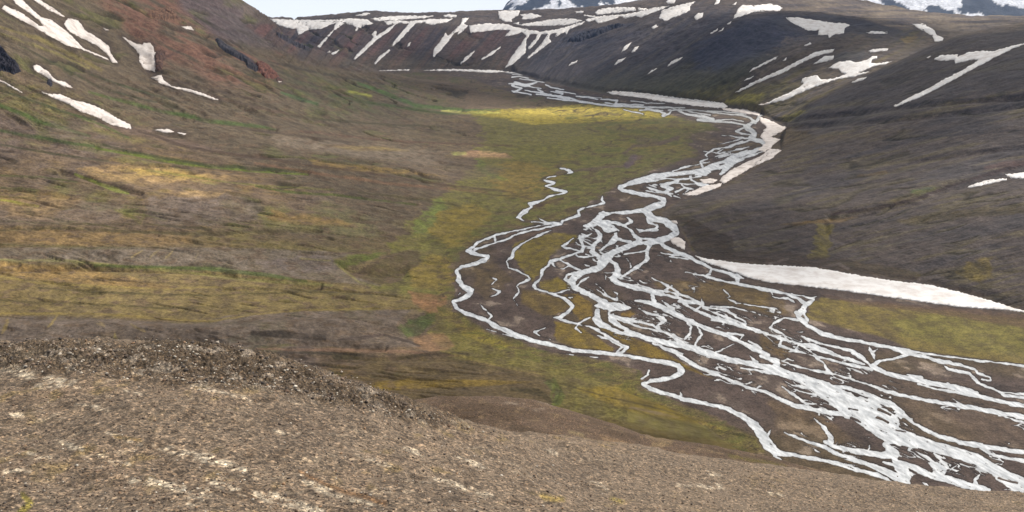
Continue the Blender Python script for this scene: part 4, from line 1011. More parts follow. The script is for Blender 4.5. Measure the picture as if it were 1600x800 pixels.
RELIEF = [  # carved creek lines and hollows (line with widths, depth in metres, positive = up)
 (P('95,268,6 130,277,8 160,286,9 190,294,8 220,302,5'), -6),
 (P('150,229,6 200,238,8 260,250,9 330,261,9 400,265,9 480,270,6'), -5),
 (P('0,207,7 50,216,9 100,225,8 150,232,6'), -6),
 (P('140,150,6 200,165,10 260,180,8 300,187,6'), -8),
 (P('215,165,8 280,178,10 330,190,10 400,197,9 430,202,5'), -7),
 (P('560,130,6 600,145,9 650,165,9 720,172,6'), -6),
 (P('400,292,4 450,300,6 520,305,6 600,314,5 650,320,4'), -3),
 (P('205,60,14 226,85,26 236,112,20'), -16),
 (P('330,60,10 352,72,12 372,84,14 392,98,12 412,110,8'), 10),
 (P('10,90,26 26,100,18'), 10),
 (P('0,357,6 150,360,8 330,366,9 500,361,6'), -3),
 (P('-40,418,6 150,418,8 250,421,8 330,424,9 420,436,9 500,444,6'), -6),
 (P('-40,398,12 150,398,14 300,400,15 450,408,16 540,412,14'), 4),
 (P('540,416,12 590,426,22 630,424,14'), -6),
 (P('-40,515,18 150,515,22 300,520,20 450,512,24 560,508,26 620,512,14'), 5),
 (P('636,506,12 660,500,16 650,522,12'), -5),
 (P('400,532,8 450,534,10 520,538,9 600,544,8'), -4),
 (P('420,560,8 520,560,10 640,560,10 730,560,8'), -2.5),
 (P('1300,337,8 1370,328,12 1430,314,12 1480,294,12 1560,270,16 1640,250,18'), -9),
 (P('1200,190,6 1320,178,8 1400,168,9 1500,158,8 1640,150,6'), -8),
 (P('1210,201,5 1330,193,7 1450,183,9 1640,160,8'), -6),
 (P('1420,255,6 1500,243,8 1640,226,8'), -4),
 (P('1290,348,8 1292,375,12 1280,405,10'), -4),
 (P('1130,160,6 1160,140,9 1200,120,10 1240,95,10'), -10),
 (P('868,608,10 862,625,12 850,632,8'), -5),
 (P('1215,188,6 1260,165,10 1330,130,14 1400,97,14'), 0),
]


def height(X, Y):
    Z = base(X, Y)
    return Z


def height_fine(X, Y, cols):
    """full relief on the grid (rows x cols)"""
    Z = base(X, Y)
    px, py, sd = plain_weight(X, Y)
    # distance from the edge of the plain measured on the ground
    pixm = np.maximum(Y / FOC, 0.2)
    rs = sstep(760, 1080, px)
    grow = np.clip(np.minimum(22.0 - 18.0 * rs, (150.0 - 110.0 * rs) * 4.2e5 / Y ** 2), 1.0, 22.0)
    w = sstep(0.0, 1.0, (-sd) / grow)          # 0 inside the plain, 1 well outside
    hill = np.maximum(Z, 0.0) + micro(X, Y, 0) * sstep(0, 1, (-sd - 2) / 30.0)
    hill = np.maximum(hill, 0.6 + 0.35 * perlin(X / 30, Y / 30, 3))
    und = 0.30
    Zp = und
    Z = Zp * (1 - w) + hill * w
    pxb, pyb = image_coords(X, Y, Z)
    # couloir grooves on the far wall and on the right wall
    for reg, ang, amp in ((P('400,20 620,20 900,50 900,130 600,108 440,100'), -48, 11.0),
                          (P('850,60 1150,20 1250,60 1230,110 1130,160 950,145 860,120'), -36, 9.0),
                          (P('1060,160 1420,40 1600,40 1600,420 1240,400 1050,370 1140,290'), -17, 1.8),
                          (P('-190,-100 330,-40 600,120 560,190 350,180 -190,220'), 25, 9.0),
                          (P('-190,190 300,180 640,200 660,400 -190,420'), 8, 3.0)):
        sdr = poly_sd(pxb, pyb, reg)
        wr = sstep(-12, 6, sdr)
        ca, sa = math.cos(math.radians(ang)), math.sin(math.radians(ang))
        u = pxb * ca + pyb * sa; v = -pxb * sa + pyb * ca
        Z = Z + wr * w * amp * (fbm(u / 90.0, v / 11.0, 3, 71, 0.55, True) - 0.2)
    return Z, px, py, sd, w, pxb, pyb


# rows follow the relief: evenly spaced in the image along each column
cc = np.arange(COLS[0] - 15, COLS[-1] + 30, 15.0)
yf = np.exp(np.linspace(math.log(Y0), math.log(Y1), 1600))
Yg = np.repeat(yf[:, None], len(cc), 1)
Xg = xs(cc[None, :], Yg)
Zg = np.maximum(base(Xg, Yg), 0.3)
pxg, pyg = image_coords(Xg, Yg, Zg)
occ = np.minimum.accumulate(pyg, axis=0)
vis = (pyg <= occ + 2.0)
ds = np.abs(np.diff(pyg, axis=0)) * np.where(vis[1:], 1.0, 0.22) + 55.0 * np.diff(np.log(Yg), axis=0)
k = np.array([1, 4, 6, 4, 1.0]); k /= k.sum()
dsp = np.pad(ds, ((0, 0), (2, 2)), mode='edge')
ds = sum(k[i] * dsp[:, i:i + ds.shape[1]] for i in range(5))
cum = np.vstack([np.zeros((1, len(cc))), np.cumsum(ds, 0)])
rowY = np.empty((NROW, len(cc)))
for j in range(len(cc)):
    rowY[:, j] = np.interp(np.linspace(0, cum[-1, j], NROW), cum[:, j], yf)
fi = (COLS - cc[0]) / 15.0
i0 = np.floor(fi).astype(int); fr = fi - i0
GY = rowY[:, i0] * (1 - fr) + rowY[:, i0 + 1] * fr
GX = xs(COLS[None, :], GY)
print('grid', GX.shape, 'max ds', cum[-1].max(), time.time() - T0)
GZ, PXF, PYF, SDP, WHILL, PXB, PYB = height_fine(GX, GY, COLS)
print('height', time.time() - T0)


def col_slice(xmin, xmax):
    # (image columns drift off the grid columns where the ground drops away: allow for it)
    lo = min(800 + (xmin - 800) * f for f in (0.96, 1.2)); hi = max(800 + (xmax - 800) * f for f in (0.96, 1.2))
    a = int(np.clip(np.searchsorted(COLS, lo), 0, len(COLS) - 1))
    b = int(np.clip(np.searchsorted(COLS, hi), 0, len(COLS)))
    return slice(a, max(b, a + 1))


# creases: small creeks and frost gullies cut across the slopes
CREASE = np.zeros(GX.shape); SEEP = np.zeros(GX.shape)
cw = fbm(GX / 160.0, GY / 160.0, 3, 511)
cp = fbm(PXB / 120.0, PYB / 40.0, 2, 513)
isleft = sstep(790, 700, PXB)
for ang, wgt, lu, lv, sd0 in ((24, isleft * sstep(215, 150, PYB), 340., 22., 521), (8, isleft * sstep(150, 215, PYB), 420., 17., 531),
                              (-14, sstep(1020, 1080, PXB) * sstep(60, 120, PYB), 190., 20., 541)):
    ca, sa = math.cos(math.radians(ang)), math.sin(math.radians(ang))
    u = PXB * ca + PYB * sa; v = -PXB * sa + PYB * ca
    n = fbm(u / lu, (v + 14 * cw) / lv, 2, sd0, 0.4)
    gate = sstep(-0.05, 0.22, cp + 0.4 * perlin(u / 60.0, v / 30.0, sd0 + 3))
    CREASE = np.maximum(CREASE, sstep(0.085, 0.02, np.abs(n)) * gate * wgt * WHILL)
    SEEP = np.maximum(SEEP, sstep(0.20, 0.05, np.abs(n + 0.08)) * gate * wgt * WHILL)
GZ = GZ - CREASE * np.where(PXB > 1000, 0.0010, 0.0030) * GY

# carved lines
for pts, amp in RELIEF:
    if amp == 0: continue
    x0 = min(p[0] for p in pts) - 40; x1 = max(p[0] for p in pts) + 40
    s = col_slice(x0, x1)
    sdv = line_sd(PXB[:, s], PYB[:, s] , [(p[0], p[1], 0.01) for p in pts])
    wd = np.mean([p[2] for p in pts])
    GZ[:, s] += amp * np.exp(-(sdv / (wd * 0.5)) ** 2) * WHILL[:, s]

# river bed: channels cut 1 m below the gravel; the water surface lies at z = 0
WMOD = fbm(PXF / 22.0, PYF / 9.0, 2, 49) * 1.8 + fbm(PXF / 6.0 + PYF / 9.0, (PYF - 0.4 * PXF) / 2.4, 2, 53) * 0.6
wn = fbm(PXF / 14.0, PYF / 8.0, 3, 41) * 2.4
wy = fbm(PXF / 14.0, PYF / 8.0, 3, 47) * 1.5
RIV = np.full(GX.shape, -60.0)
PXW, PYW = PXF + wn, PYF + wy


def band_into(F, pts, sign=1):
    for a, b in zip(pts[:-1], pts[1:]):
        m = 14 + max(a[2], b[2])
        s = col_slice(min(a[0], b[0]) - m, max(a[0], b[0]) + m)
        py = PYW[:, s]
        pxw_ = PXW[:, s]
        r = np.where((py > min(a[1], b[1]) - m) & (py < max(a[1], b[1]) + m) & (pxw_ > min(a[0], b[0]) - m) & (pxw_ < max(a[0], b[0]) + m))
        if len(r[0]) == 0: continue
        sub = F[:, s]
        v = line_sd(PXW[:, s][r], py[r], [a, b])
        if sign > 0: sub[r] = np.maximum(sub[r], v)
        else: sub[r] = np.minimum(sub[r], -v)
        F[:, s] = sub


ends = []
for i, ch in enumerate(CHANNELS):          # free ends of a channel run out to a point
    ch = [list(p) for p in ch]
    if ch[-1][0] > 1595:                    # the river goes on beyond the traced stretch
        (xa, ya, wa_), (xb, yb, wb_) = ch[-2], ch[-1]
        for st_ in (110, 220): ch.append([xb + st_, yb + st_ * (yb - ya) / (xb - xa) * 0.9 + (6 if st_ == 110 else 0), wb_])
    for e in (0, -1):
        q = ch[e]
        if q[0] > 1590 or q[2] > 13: continue
        dmin = max(float(line_sd(np.array([q[0]]), np.array([q[1]]), o)[0]) for j, o in enumerate(CHANNELS) if j != i)
        if dmin < -2.0 and q[1] > 200: q[2] *= 0.4
    band_into(RIV, [(p[0], p[1], p[2] * (0.84 + 0.16 * float(sstep(250, 130, p[1])))) for p in ch])
RIV = RIV + WMOD * sstep(-6, 0, RIV) * (1 - 0.75 * sstep(260, 170, PYF))
# small rills and shallow riffle bars, where the plain is wettest
wet = sstep(0, 14, poly_sd(PXF[:, col_slice(850, 1691)], PYF[:, col_slice(850, 1691)], P('900,340 1020,345 1060,400 1240,480 1280,530 1450,600 1700,660 1700,800 1300,740 1100,600 1000,560 880,500 870,420')))
s = col_slice(850, 1691)
rl = np.abs(fbm(PXF[:, s] / 46.0 + PYF[:, s] / 60.0, (PYF[:, s] - 0.42 * PXF[:, s]) / 8.0, 2, 91))
rill = (0.055 - rl) * 8.0
pt = fbm(PXF[:, s] / 60.0, PYF[:, s] / 40.0, 2, 97)
rill = rill - 3.0 * sstep(0.10, -0.04, pt) - (1 - wet) * 9
RIV[:, s] = np.maximum(RIV[:, s], np.minimum(rill, 1.0) - 4.0 * sstep(-7, -13, RIV[:, s]))
bars = (fbm(PXF / 16.0 + PYF / 30.0, (PYF - 0.45 * PXF) / 3.2, 3, 83) - 0.45) * 14.0
RIV = np.minimum(RIV, np.where(RIV > 3.0, -bars, 99.0))
for ch in BARS: band_into(RIV, ch, -1)
RIVC = np.clip(-RIV * 0.35, -1.0, 0.34)
inpl = sstep(1.0, 0.0, WHILL * 6)
GZ = np.maximum(GZ, 0.22)
GZ = np.where(RIV > -2.5, np.minimum(GZ, RIVC * inpl + GZ * (1 - inpl)), GZ)
print('river', time.time() - T0)

# ------------------------------------------------------------------ ground cover colours (albedo)
PX, PY = image_coords(GX, GY, GZ)


def lerp(C, col, w):
    c = s2l(col)
    for k in range(3):
        C[..., k] += (c[k] - C[..., k]) * w


G = np.zeros(GX.shape + (3,), dtype=np.float64)
lerp(G, (98, 82, 64), np.ones(GX.shape))
nA = fbm(GX / 150.0, GY / 230.0, 5, 101)
nB = fbm(GX / 40.0, GY / 60.0, 5, 131)
nC = fbm(GX / 420.0, GY / 420.0, 4, 151)
nD = fbm(GX / 14.0, GY / 22.0, 3, 171)
print('noise', time.time() - T0)


def rot(ang, lu, lv):
    ca, sa = math.cos(math.radians(ang)), math.sin(math.radians(ang))
    return (PX * ca + PY * sa) / lu, (-PX * sa + PY * ca) / lv


left = sstep(80, -70, 60 * nC + 40 * nB +  PX - np.interp(PY, [0, 110, 200, 400, 600, 800], [480, 640, 720, 660, 640, 640]))
# left fans: olive, ochre and grey-violet gravel
fan = left * sstep(60, 140, PY + 0.0 * PX)
u, v = rot(7, 90, 5.0); stF = fbm(u, v, 4, 201)
lerp(G, (114, 92, 58), fan * sstep(-0.05, 0.35, nB + stF * 0.8) * 0.8)
lerp(G, (98, 84, 74), fan * sstep(0.0, 0.32, -nA + stF * 0.4) * 0.85)
lerp(G, (92, 90, 50), fan * sstep(0.08, 0.4, nC + 0.5 * nB) * 0.6)
lerp(G, (66, 58, 36), fan * sstep(0.22, 0.42, stF) * 0.55)
# left mountainside
LS = col_slice(-190, 780)
mt = left * sstep(0, 40, (0.42 * PX + 118) - PY)
u, v = rot(24, 60, 7.0); stM = fbm(u, v, 4, 211)
lerp(G, (88, 76, 60), mt)
red = sstep(-6, 24, poly_sd(PX[:, LS], PY[:, LS], P('90,-60 330,-40 460,60 470,110 430,150 330,140 290,110 230,110 190,60')))
redF = np.zeros(GX.shape); redF[:, LS] = red
lerp(G, (104, 75, 61), mt * redF * sstep(-0.35, 0.2, nC + stM) * 0.95)
grey = sstep(-4, 16, poly_sd(PX[:, LS], PY[:, LS], P('250,-40 360,-10 620,110 560,116 440,84 340,70 280,20')))
greyF = np.zeros(GX.shape); greyF[:, LS] = grey
lerp(G, (84, 74, 74), mt * greyF * 0.85)
grn = sstep(0, 26, poly_sd(PX[:, LS], PY[:, LS], P('-90,20 60,60 180,105 330,165 500,200 620,195 740,180 740,150 620,115 520,105 440,90 400,140 470,165 340,150 240,125 150,95 60,50 0,0 -90,-10')))
grnF = np.zeros(GX.shape); grnF[:, LS] = grn
lerp(G, (78, 79, 52), left * grnF * sstep(-0.3, 0.25, stM + 0.4 * nA) * 0.8)
lerp(G, (104, 92, 54), left * grnF * sstep(0.15, 0.4, stM) * 0.5)
lerp(G, (64, 56, 44), (mt * 0.8 + 0.2 * left * grnF) * sstep(0.16, 0.36, -stM) * 0.7)
# far wall
sl = col_slice(380, 1691)
fw = np.zeros(GX.shape)
fw[:, sl] = sstep(-5, 4, poly_sd(PX[:, sl], PY[:, sl], P('380,38 620,32 900,40 950,80 930,146 850,128 800,113 600,110 480,100')))
far = sstep(4200, 4800, GY)
u, v = rot(-48, 60, 6.0); stW = fbm(u, v, 4, 221)
u2, v2 = rot(-48, 300, 22.0); stW2 = fbm(u2, v2, 3, 225)
lerp(G, (82, 67, 62), fw)
lerp(G, (92, 66, 62), fw * sstep(0.0, 0.3, stW2) * 0.9)
lerp(G, (58, 52, 58), fw * sstep(0.05, 0.35, -stW2 + 0.3 * stW) * 0.8)
lerp(G, (84, 76, 58), fw * sstep(70, 108, PY) * 0.6)
lerp(G, (118, 96, 86), fw * sstep(0.25, 0.5, stW) * 0.4)
lerp(G, (46, 42, 48), fw * sstep(0.2, 0.45, -stW) * 0.5)
# long right wall
rw = np.zeros(GX.shape)
rw[:, sl] = sstep(-42, 22, poly_sd(PX[:, sl], PY[:, sl], P('880,58 980,38 1080,10 1140,14 1180,24 1300,22 1400,42 1400,70 1250,70 1200,100 1160,140 1120,165 1000,153 900,142 830,125 820,80')))
u, v = rot(-35, 110, 6.0); stR = fbm(u, v, 4, 231)
lerp(G, (70, 64, 68), rw)
lerp(G, (86, 78, 70), rw * sstep(0.1, 0.4, stR) * 0.6)
lerp(G, (52, 50, 58), rw * sstep(0.1, 0.38, -stR) * 0.7)
lerp(G, (80, 78, 48), rw * sstep(85, 155, PY + 0.15 * (PX - 1000)) * 0.65)
hollow_shade = np.zeros(GX.shape)
hollow_shade[:, sl] = sstep(-5, 10, poly_sd(PX[:, sl], PY[:, sl], P('1080,84 1120,50 1160,30 1200,22 1300,26 1220,40 1290,62 1240,72 1180,90 1120,115 1080,110')))
lerp(G, (54, 54, 68), hollow_shade * 0.8)  # cloud shadow over the hollow, painted into the ground as dark blue
# plateau
pl = np.zeros(GX.shape)
pl[:, sl] = sstep(-2, 3, poly_sd(PX[:, sl], PY[:, sl], P('380,-60 1700,-60 1700,45 1480,52 1400,48 1340,26 1250,18 1180,18 1120,-6 1060,8 950,30 880,46 780,42 600,40 380,36')))
u, v = rot(0, 80, 4.0); stP = fbm(u, v, 4, 241)
lerp(G, (92, 80, 72), pl)
lerp(G, (122, 108, 90), pl * sstep(1180, 1300, PX) * sstep(-0.2, 0.3, stP) * 0.9)
lerp(G, (72, 66, 70), pl * sstep(0.1, 0.4, -stP) * 0.6)
# mid hill and near right hill
mid = np.zeros(GX.shape); nr = np.zeros(GX.shape)
mid[:, sl] = sstep(-5, 6, poly_sd(PX[:, sl], PY[:, sl], P('1060,164 1120,150 1200,104 1240,76 1320,60 1330,42 1400,44 1500,50 1420,86 1330,130 1215,196 1190,181 1130,166')))
u, v = rot(-28, 90, 6.0); stH = fbm(u, v, 4, 251)
lerp(G, (92, 80, 68), mid)
lerp(G, (76, 70, 70), mid * sstep(0.02, 0.35, stH) * 0.8)
lerp(G, (100, 90, 50), mid * sstep(0.05, 0.4, -stH) * 0.6)
nr[:, sl] = sstep(-2, 3, poly_sd(PX[:, sl], PY[:, sl], P('1700,20 1600,40 1500,55 1440,76 1400,97 1330,130 1260,165 1215,196 1232,200 1216,240 1140,288 1064,312 1030,334 1064,356 1092,403 1270,419 1450,446 1600,489 1700,515')))
u, v = rot(-13, 120, 6.5); stN = fbm(u, v, 5, 261)
u2, v2 = rot(-13, 260, 22.0); stN2 = fbm(u2, v2, 3, 265)
lerp(G, (83, 73, 67), nr)
lerp(G, (66, 62, 64), nr * sstep(0.02, 0.35, -stN2) * 0.55)
lerp(G, (94, 84, 58), nr * sstep(0.08, 0.36, stN + 0.5 * stN2) * 0.65)
lerp(G, (54, 48, 48), nr * sstep(0.12, 0.36, -stN) * 0.4)
lerp(G, (106, 96, 90), nr * sstep(0.30, 0.46, stN) * 0.35)
# gravel of the braidplain
fl = np.zeros(GX.shape)
sl2 = col_slice(540, 1691)
fl[:, sl2] = sstep(-1.5, 1.5, poly_sd(PXF[:, sl2] + 2.5 * wn[:, sl2], PYF[:, sl2] + 1.5 * wy[:, sl2], GRAVEL)) * sstep(1, 0.2, WHILL[:, sl2])
print('regions', time.time() - T0)


def paint_cover(lst):
    for poly, col, edge, st in lst:
        x0 = min(p[0] for p in poly) - 2.5 * edge - 6; x1 = max(p[0] for p in poly) + 2.5 * edge + 6
        s = col_slice(x0, x1)
        qx = PX[:, s] + (nB[:, s] * 1.6 + nD[:, s]) * edge * 1.5
        qy = PY[:, s] + (nA[:, s] * 1.4 + nD[:, s] * 0.7) * edge * 0.8
        ylo = min(p[1] for p in poly) - 3 * edge; yhi = max(p[1] for p in poly) + 3 * edge
        r = np.where((qy > ylo) & (qy < yhi))
        w = sstep(-edge * 0.5, edge * 0.5, poly_sd(qx[r], qy[r], poly)) * st
        w = w * np.clip(0.85 + 0.6 * nD[:, s][r], 0, 1)
        c = s2l(col)
        sub = G[:, s]
        for k in range(3):
            ch = sub[..., k]; ch[r] += (c[k] - ch[r]) * w
        G[:, s] = sub


lerp(G, (80, 67, 60), fl)
lerp(G, (104, 92, 82), fl * sstep(0.12, 0.42, nB) * 0.5)
lerp(G, (64, 54, 50), fl * sstep(0.05, 0.4, -nB) * 0.6)
lerp(G, (92, 78, 46), fl * sstep(0.05, 0.35, nA) * 0.45)
lerp(G, (140, 124, 108), fl * sstep(0.30, 0.46, nB + 0.5 * nD) * 0.5)
lerp(G, (82, 84, 40), SEEP * left * sstep(0.0, 0.3, nA + 0.2) * 0.55)
lerp(G, (92, 84, 54), SEEP * (1 - left) * 0.35)
lerp(G, (52, 44, 32), CREASE * 0.75)  # carved creases also darkened in the colour, for their shade
# everything between the braidplain and the hills is moss turf: painted with the cover list
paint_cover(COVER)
moss = (SDP > -25) & (fl < 0.5) & (WHILL < 0.9) & ((fw + rw + mid + nr) < 0.3)
mossw = moss * sstep(0.02, 0.4, nB) * (PX < 1240)
lerp(G, (78, 78, 34), mossw * 0.6)
lerp(G, (116, 100, 50), moss * sstep(0.10, 0.4, -nA) * 0.45)
lerp(G, (92, 78, 52), moss * sstep(0.15, 0.4, -nB) * 0.4)
# mottling of the turf and the little wandering creeks in it
turf = sstep(0.0, 0.5, moss * 1.0) * sstep(1.0, 0.6, WHILL)
nM = fbm(PX / 26.0, PY / 7.0, 4, 611); nK = fbm(PX / 70.0 + 3, PY / 20.0 + PX / 160.0, 3, 621)
lerp(G, (84, 70, 48), turf * sstep(0.06, 0.34, nM) * 0.7)
lerp(G, (70, 74, 34), turf * sstep(0.10, 0.34, -nM) * 0.5)
lerp(G, (58, 48, 34), turf * sstep(0.045, 0.012, np.abs(nK)) * sstep(-0.1, 0.15, nM) * 0.8)
lerp(G, (88, 72, 56), fan * sstep(0.04, 0.30, nM) * 0.7)
for pts, col, st in BANDS:
    if st == 0: continue
    x0 = min(p[0] for p in pts) - 26; x1 = max(p[0] for p in pts) + 16
    s = col_slice(x0, x1)
    yq = PY[:, s]
    r = np.where((yq > min(p[1] for p in pts) - 16) & (yq < max(p[1] for p in pts) + 16))
    sdv = line_sd(PX[:, s][r] + 4 * nD[:, s][r], yq[r] + 2.0 * nB[:, s][r] + 1.2 * nD[:, s][r], pts)
    w = sstep(-1.6, 1.2, sdv) * st * np.clip(0.95 + 1.2 * nB[:, s][r], 0.2, 1)
    c = s2l(col); sub = G[:, s]
    for k in range(3):
        ch = sub[..., k]; ch[r] += (c[k] - ch[r]) * w
    G[:, s] = sub
# darker brown ground round the snow patches
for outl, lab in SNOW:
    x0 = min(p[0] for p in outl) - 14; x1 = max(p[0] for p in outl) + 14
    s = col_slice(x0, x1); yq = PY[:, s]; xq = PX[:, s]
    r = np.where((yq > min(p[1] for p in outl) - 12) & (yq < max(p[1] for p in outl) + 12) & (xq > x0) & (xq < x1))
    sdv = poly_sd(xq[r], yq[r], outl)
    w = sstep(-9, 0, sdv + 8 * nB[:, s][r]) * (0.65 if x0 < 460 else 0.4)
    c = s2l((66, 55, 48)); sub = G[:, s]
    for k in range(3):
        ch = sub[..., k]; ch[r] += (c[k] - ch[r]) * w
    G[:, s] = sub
# cut-bank shadow painted as a dark rim by the water; also its bed
rim = sstep(-2.2, -0.4, RIV) * sstep(1, 0.5, WHILL)
lerp(G, (50, 42, 38), rim * 0.75)
G = np.clip(G * (1 + 0.40 * nD[..., None] + 0.20 * nB[..., None]), 0.01, 0.9)
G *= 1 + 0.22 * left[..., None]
lum = (G @ np.array([0.3, 0.6, 0.1]))[..., None]
G = np.clip(lum + (G - lum) * 0.98, 0.008, 0.9)
print('painted', time.time() - T0)

# ------------------------------------------------------------------ split the sheet into the valley floor, the hillsides and the plateau
R, Cn = GX.shape
faceY = GY[:-1, :-1]; facePX = PX[:-1, :-1]; facePY = PY[:-1, :-1]
cls = np.zeros((R - 1, Cn - 1), dtype=np.int8)
hillf = WHILL[:-1, :-1] > 0.5
cls[hillf] = 1                                             # left
cls[hillf & (facePX > np.where(faceY > 5500, 560, 980)) & (GX[:-1, :-1] > -1300)] = 3
sdn = np.full(cls.shape, -99.0)
nearhill = P('1700,15 1600,40 1500,55 1440,76 1400,97 1330,130 1260,165 1215,196 1232,200 1216,240 1140,288 1064,312 1026,334 1060,356 1090,403 1270,419 1450,446 1600,489 1800,540 1800,0')
sel = (facePX > 1000) & (faceY < 3300)
sdn[sel] = poly_sd(facePX[sel], facePY[sel], nearhill)
cls[hillf & (sdn > -1.0) & (faceY < 2800)] = 2
sdp2 = np.full(cls.shape, -99.0)
sel = (facePX > 380) & (faceY > 3900)
sdp2[sel] = poly_sd(facePX[sel], facePY[sel], P('380,-60 1800,-60 1800,48 1480,50 1390,40 1330,24 1250,18 1180,22 1120,0 1060,10 950,30 880,44 780,42 600,40 380,40'))
cls[hillf & ((sdp2 > 0) | (faceY > 7200))] = 4
names = ['valley_floor', 'mountainside', 'hillside', 'valley_wall', 'plateau']
labels = ['green and brown valley floor with the gravel braidplain', 'brown and green mountainside with mossy fans on the left',
          'dark gravel hillside on the right bank', 'dark striped valley wall behind the river', 'bare brown plateau under the sky']
mats = [M_PLAIN, M_SLOPE, M_SLOPE, M_FAR, M_FAR]
VV = np.stack([GX, GY, GZ], -1).reshape(-1, 3)
CCOL = G.reshape(-1, 3)
idx = np.arange(R * Cn).reshape(R, Cn)
quads = np.stack([idx[:-1, :-1], idx[:-1, 1:], idx[1:, 1:], idx[1:, :-1]], -1)
for k in range(5):
    q = quads[cls == k]
    used = np.unique(q)
    mp_ = np.zeros(R * Cn, dtype=np.int32); mp_[used] = np.arange(len(used))
    print(names[k], VV[used][:,2].min(), VV[used][:,2].max())
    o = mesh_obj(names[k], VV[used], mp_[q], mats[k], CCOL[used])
    tag(o, labels[k], None, None, 'structure')
print('meshes', time.time() - T0)

# the water: level sheets lying in the channels, silt-grey in the deep threads, stained by the bed in the shallows
nW = fbm(PXF / 30.0 + PYF / 50.0, (PYF - 0.5 * PXF) / 4.0, 4, 801)
WC = np.zeros(GX.shape + (3,))
base_w = 0.69 + 0.40 * nW
for k, tint in enumerate((0.985, 1.0, 1.01)): WC[..., k] = base_w * tint
sh = sstep(1.3, -0.2, RIV)
for k, c_ in enumerate(s2l((150, 143, 136))): WC[..., k] += (c_ - WC[..., k]) * sh * 0.35
WC = np.clip(WC, 0.12, 0.86)
wet_cell = np.zeros((R - 1, Cn - 1), dtype=bool)
rm = RIV > -3.0
wet_cell = (rm[:-1, :-1] | rm[1:, :-1] | rm[:-1, 1:] | rm[1:, 1:]) & (WHILL[:-1, :-1] < 0.6)
q = quads[wet_cell]
used = np.unique(q); mp_ = np.zeros(R * Cn, dtype=np.int32); mp_[used] = np.arange(len(used))
wv = VV[used].copy(); wv[:, 2] = 0.0
o = mesh_obj('river', wv, mp_[q], M_WATER, WC.reshape(-1, 3)[used], False)
tag(o, 'silvery braided meltwater river over the gravel plain', None, None, 'structure')

# ------------------------------------------------------------------ the stony ridge in front
NC = []
def ng(px, py, Y): NC.append(ground_point(px, py, Y))
def nz(px, Y, Z): NC.append(((px - 800.0) * Y / (FOC * CP), Y, Z))
CREST = P('-200,534,135 0,534,135 170,534,132 330,538,128 430,562,124 500,579,122 572,602,122 640,636,126 700,657,132 780,676,140 860,682,150 940,696,158 1025,708,165 1110,724,170 1200,736,172 1400,757,172 1600,773,170 1800,790,165')
for px, py, Y in CREST:
    ng(px, py, Y)
    x, y, z = ground_point(px, py, Y)
    s = (Y + 22) / Y
    NC.append((x * s, y * s, z - 22 * 0.9)); s = (Y + 70) / Y
    NC.append((x * s, y * s, z - 70 * 0.95))
for r in [(-200, 820, 60), (0, 800, 62), (200, 800, 62), (400, 800, 64), (600, 800, 67), (800, 800, 74), (1000, 800, 88), (1200, 800, 108), (1400, 800, 128), (1600, 800, 142), (1800, 810, 145),
          (0, 650, 88), (300, 650, 88), (500, 680, 88), (700, 730, 92), (900, 750, 106), (1100, 765, 128), (0, 570, 113), (300, 570, 112), (-200, 570, 113), (450, 610, 106), (560, 640, 104)]:
    ng(*r)
for px in (-300, 0, 300, 600, 900, 1200, 1500, 1900):
    nz(px, 25, 276)
near = TPS(NC)
# the spur below it
MC = []
SPUR = P('560,640,330 640,629,335 700,626,335 760,625,335 815,624,335 866,637,330 900,646,328 950,660,322 1000,678,318 1060,689,315 1120,699,312 1180,711,312 1225,727,318 1300,760,330 1400,800,340')
for px, py, Y in SPUR:
    x, y, z = ground_point(px, py, Y)
    MC.append((x, y, z)); s = (Y + 60) / Y
    MC.append((x * s, y * s, z - 62)); s = (Y + 190) / Y
    MC.append((x * s, y * s, z - 190))
for r in [(560, 720, 250), (700, 660, 285), (700, 720, 240), (860, 665, 290), (860, 700, 255), (1000, 705, 275), (1000, 740, 245), (1100, 722, 270), (1200, 745, 262), (1300, 790, 250)]:
    MC.append(ground_point(*r))
spur = TPS(MC)


def near_mesh(fn, cols, ya, yb, nrow, seed, px_crest=None):
    yf = np.exp(np.linspace(math.log(ya), math.log(yb), 900))
    cc = np.arange(cols[0] - 20, cols[-1] + 41, 20.0)
    Yg = np.repeat(yf[:, None], len(cc), 1); Xg = xs(cc[None, :], Yg)
    pyg = image_coords(Xg, Yg, fn(Xg, Yg))[1]
    vis = pyg <= np.minimum.accumulate(pyg, axis=0) + 1.5
    ds = np.clip(np.abs(np.diff(pyg, axis=0)), 0, 3) * np.where(vis[1:], 1.0, 0.15) + 10 * np.diff(np.log(Yg), axis=0)
    cum = np.vstack([np.zeros((1, len(cc))), np.cumsum(ds, 0)])
    ry = np.stack([np.interp(np.linspace(0, cum[-1, j], nrow), cum[:, j], yf) for j in range(len(cc))], 1)
    fi = (cols - cc[0]) / 20.0; i0 = np.floor(fi).astype(int); fr = fi - i0
    Y = ry[:, i0] * (1 - fr) + ry[:, i0 + 1] * fr
    X = xs(cols[None, :], Y)
    return X, Y, fn(X, Y)


def quads_of(shape):
    i = np.arange(shape[0] * shape[1]).reshape(shape)
    return np.stack([i[:-1, :-1], i[:-1, 1:], i[1:, 1:], i[1:, :-1]], -1).reshape(-1, 4)


def ridge_detail(X, Y):
    a = fbm(X / 14.0, Y / 14.0, 4, 301) * 1.3
    b = fbm(X / 2.6, Y / 2.6, 3, 311) * 0.30
    c = fbm(X / 0.7, Y / 0.7, 2, 321) * 0.10
    return a + b + c


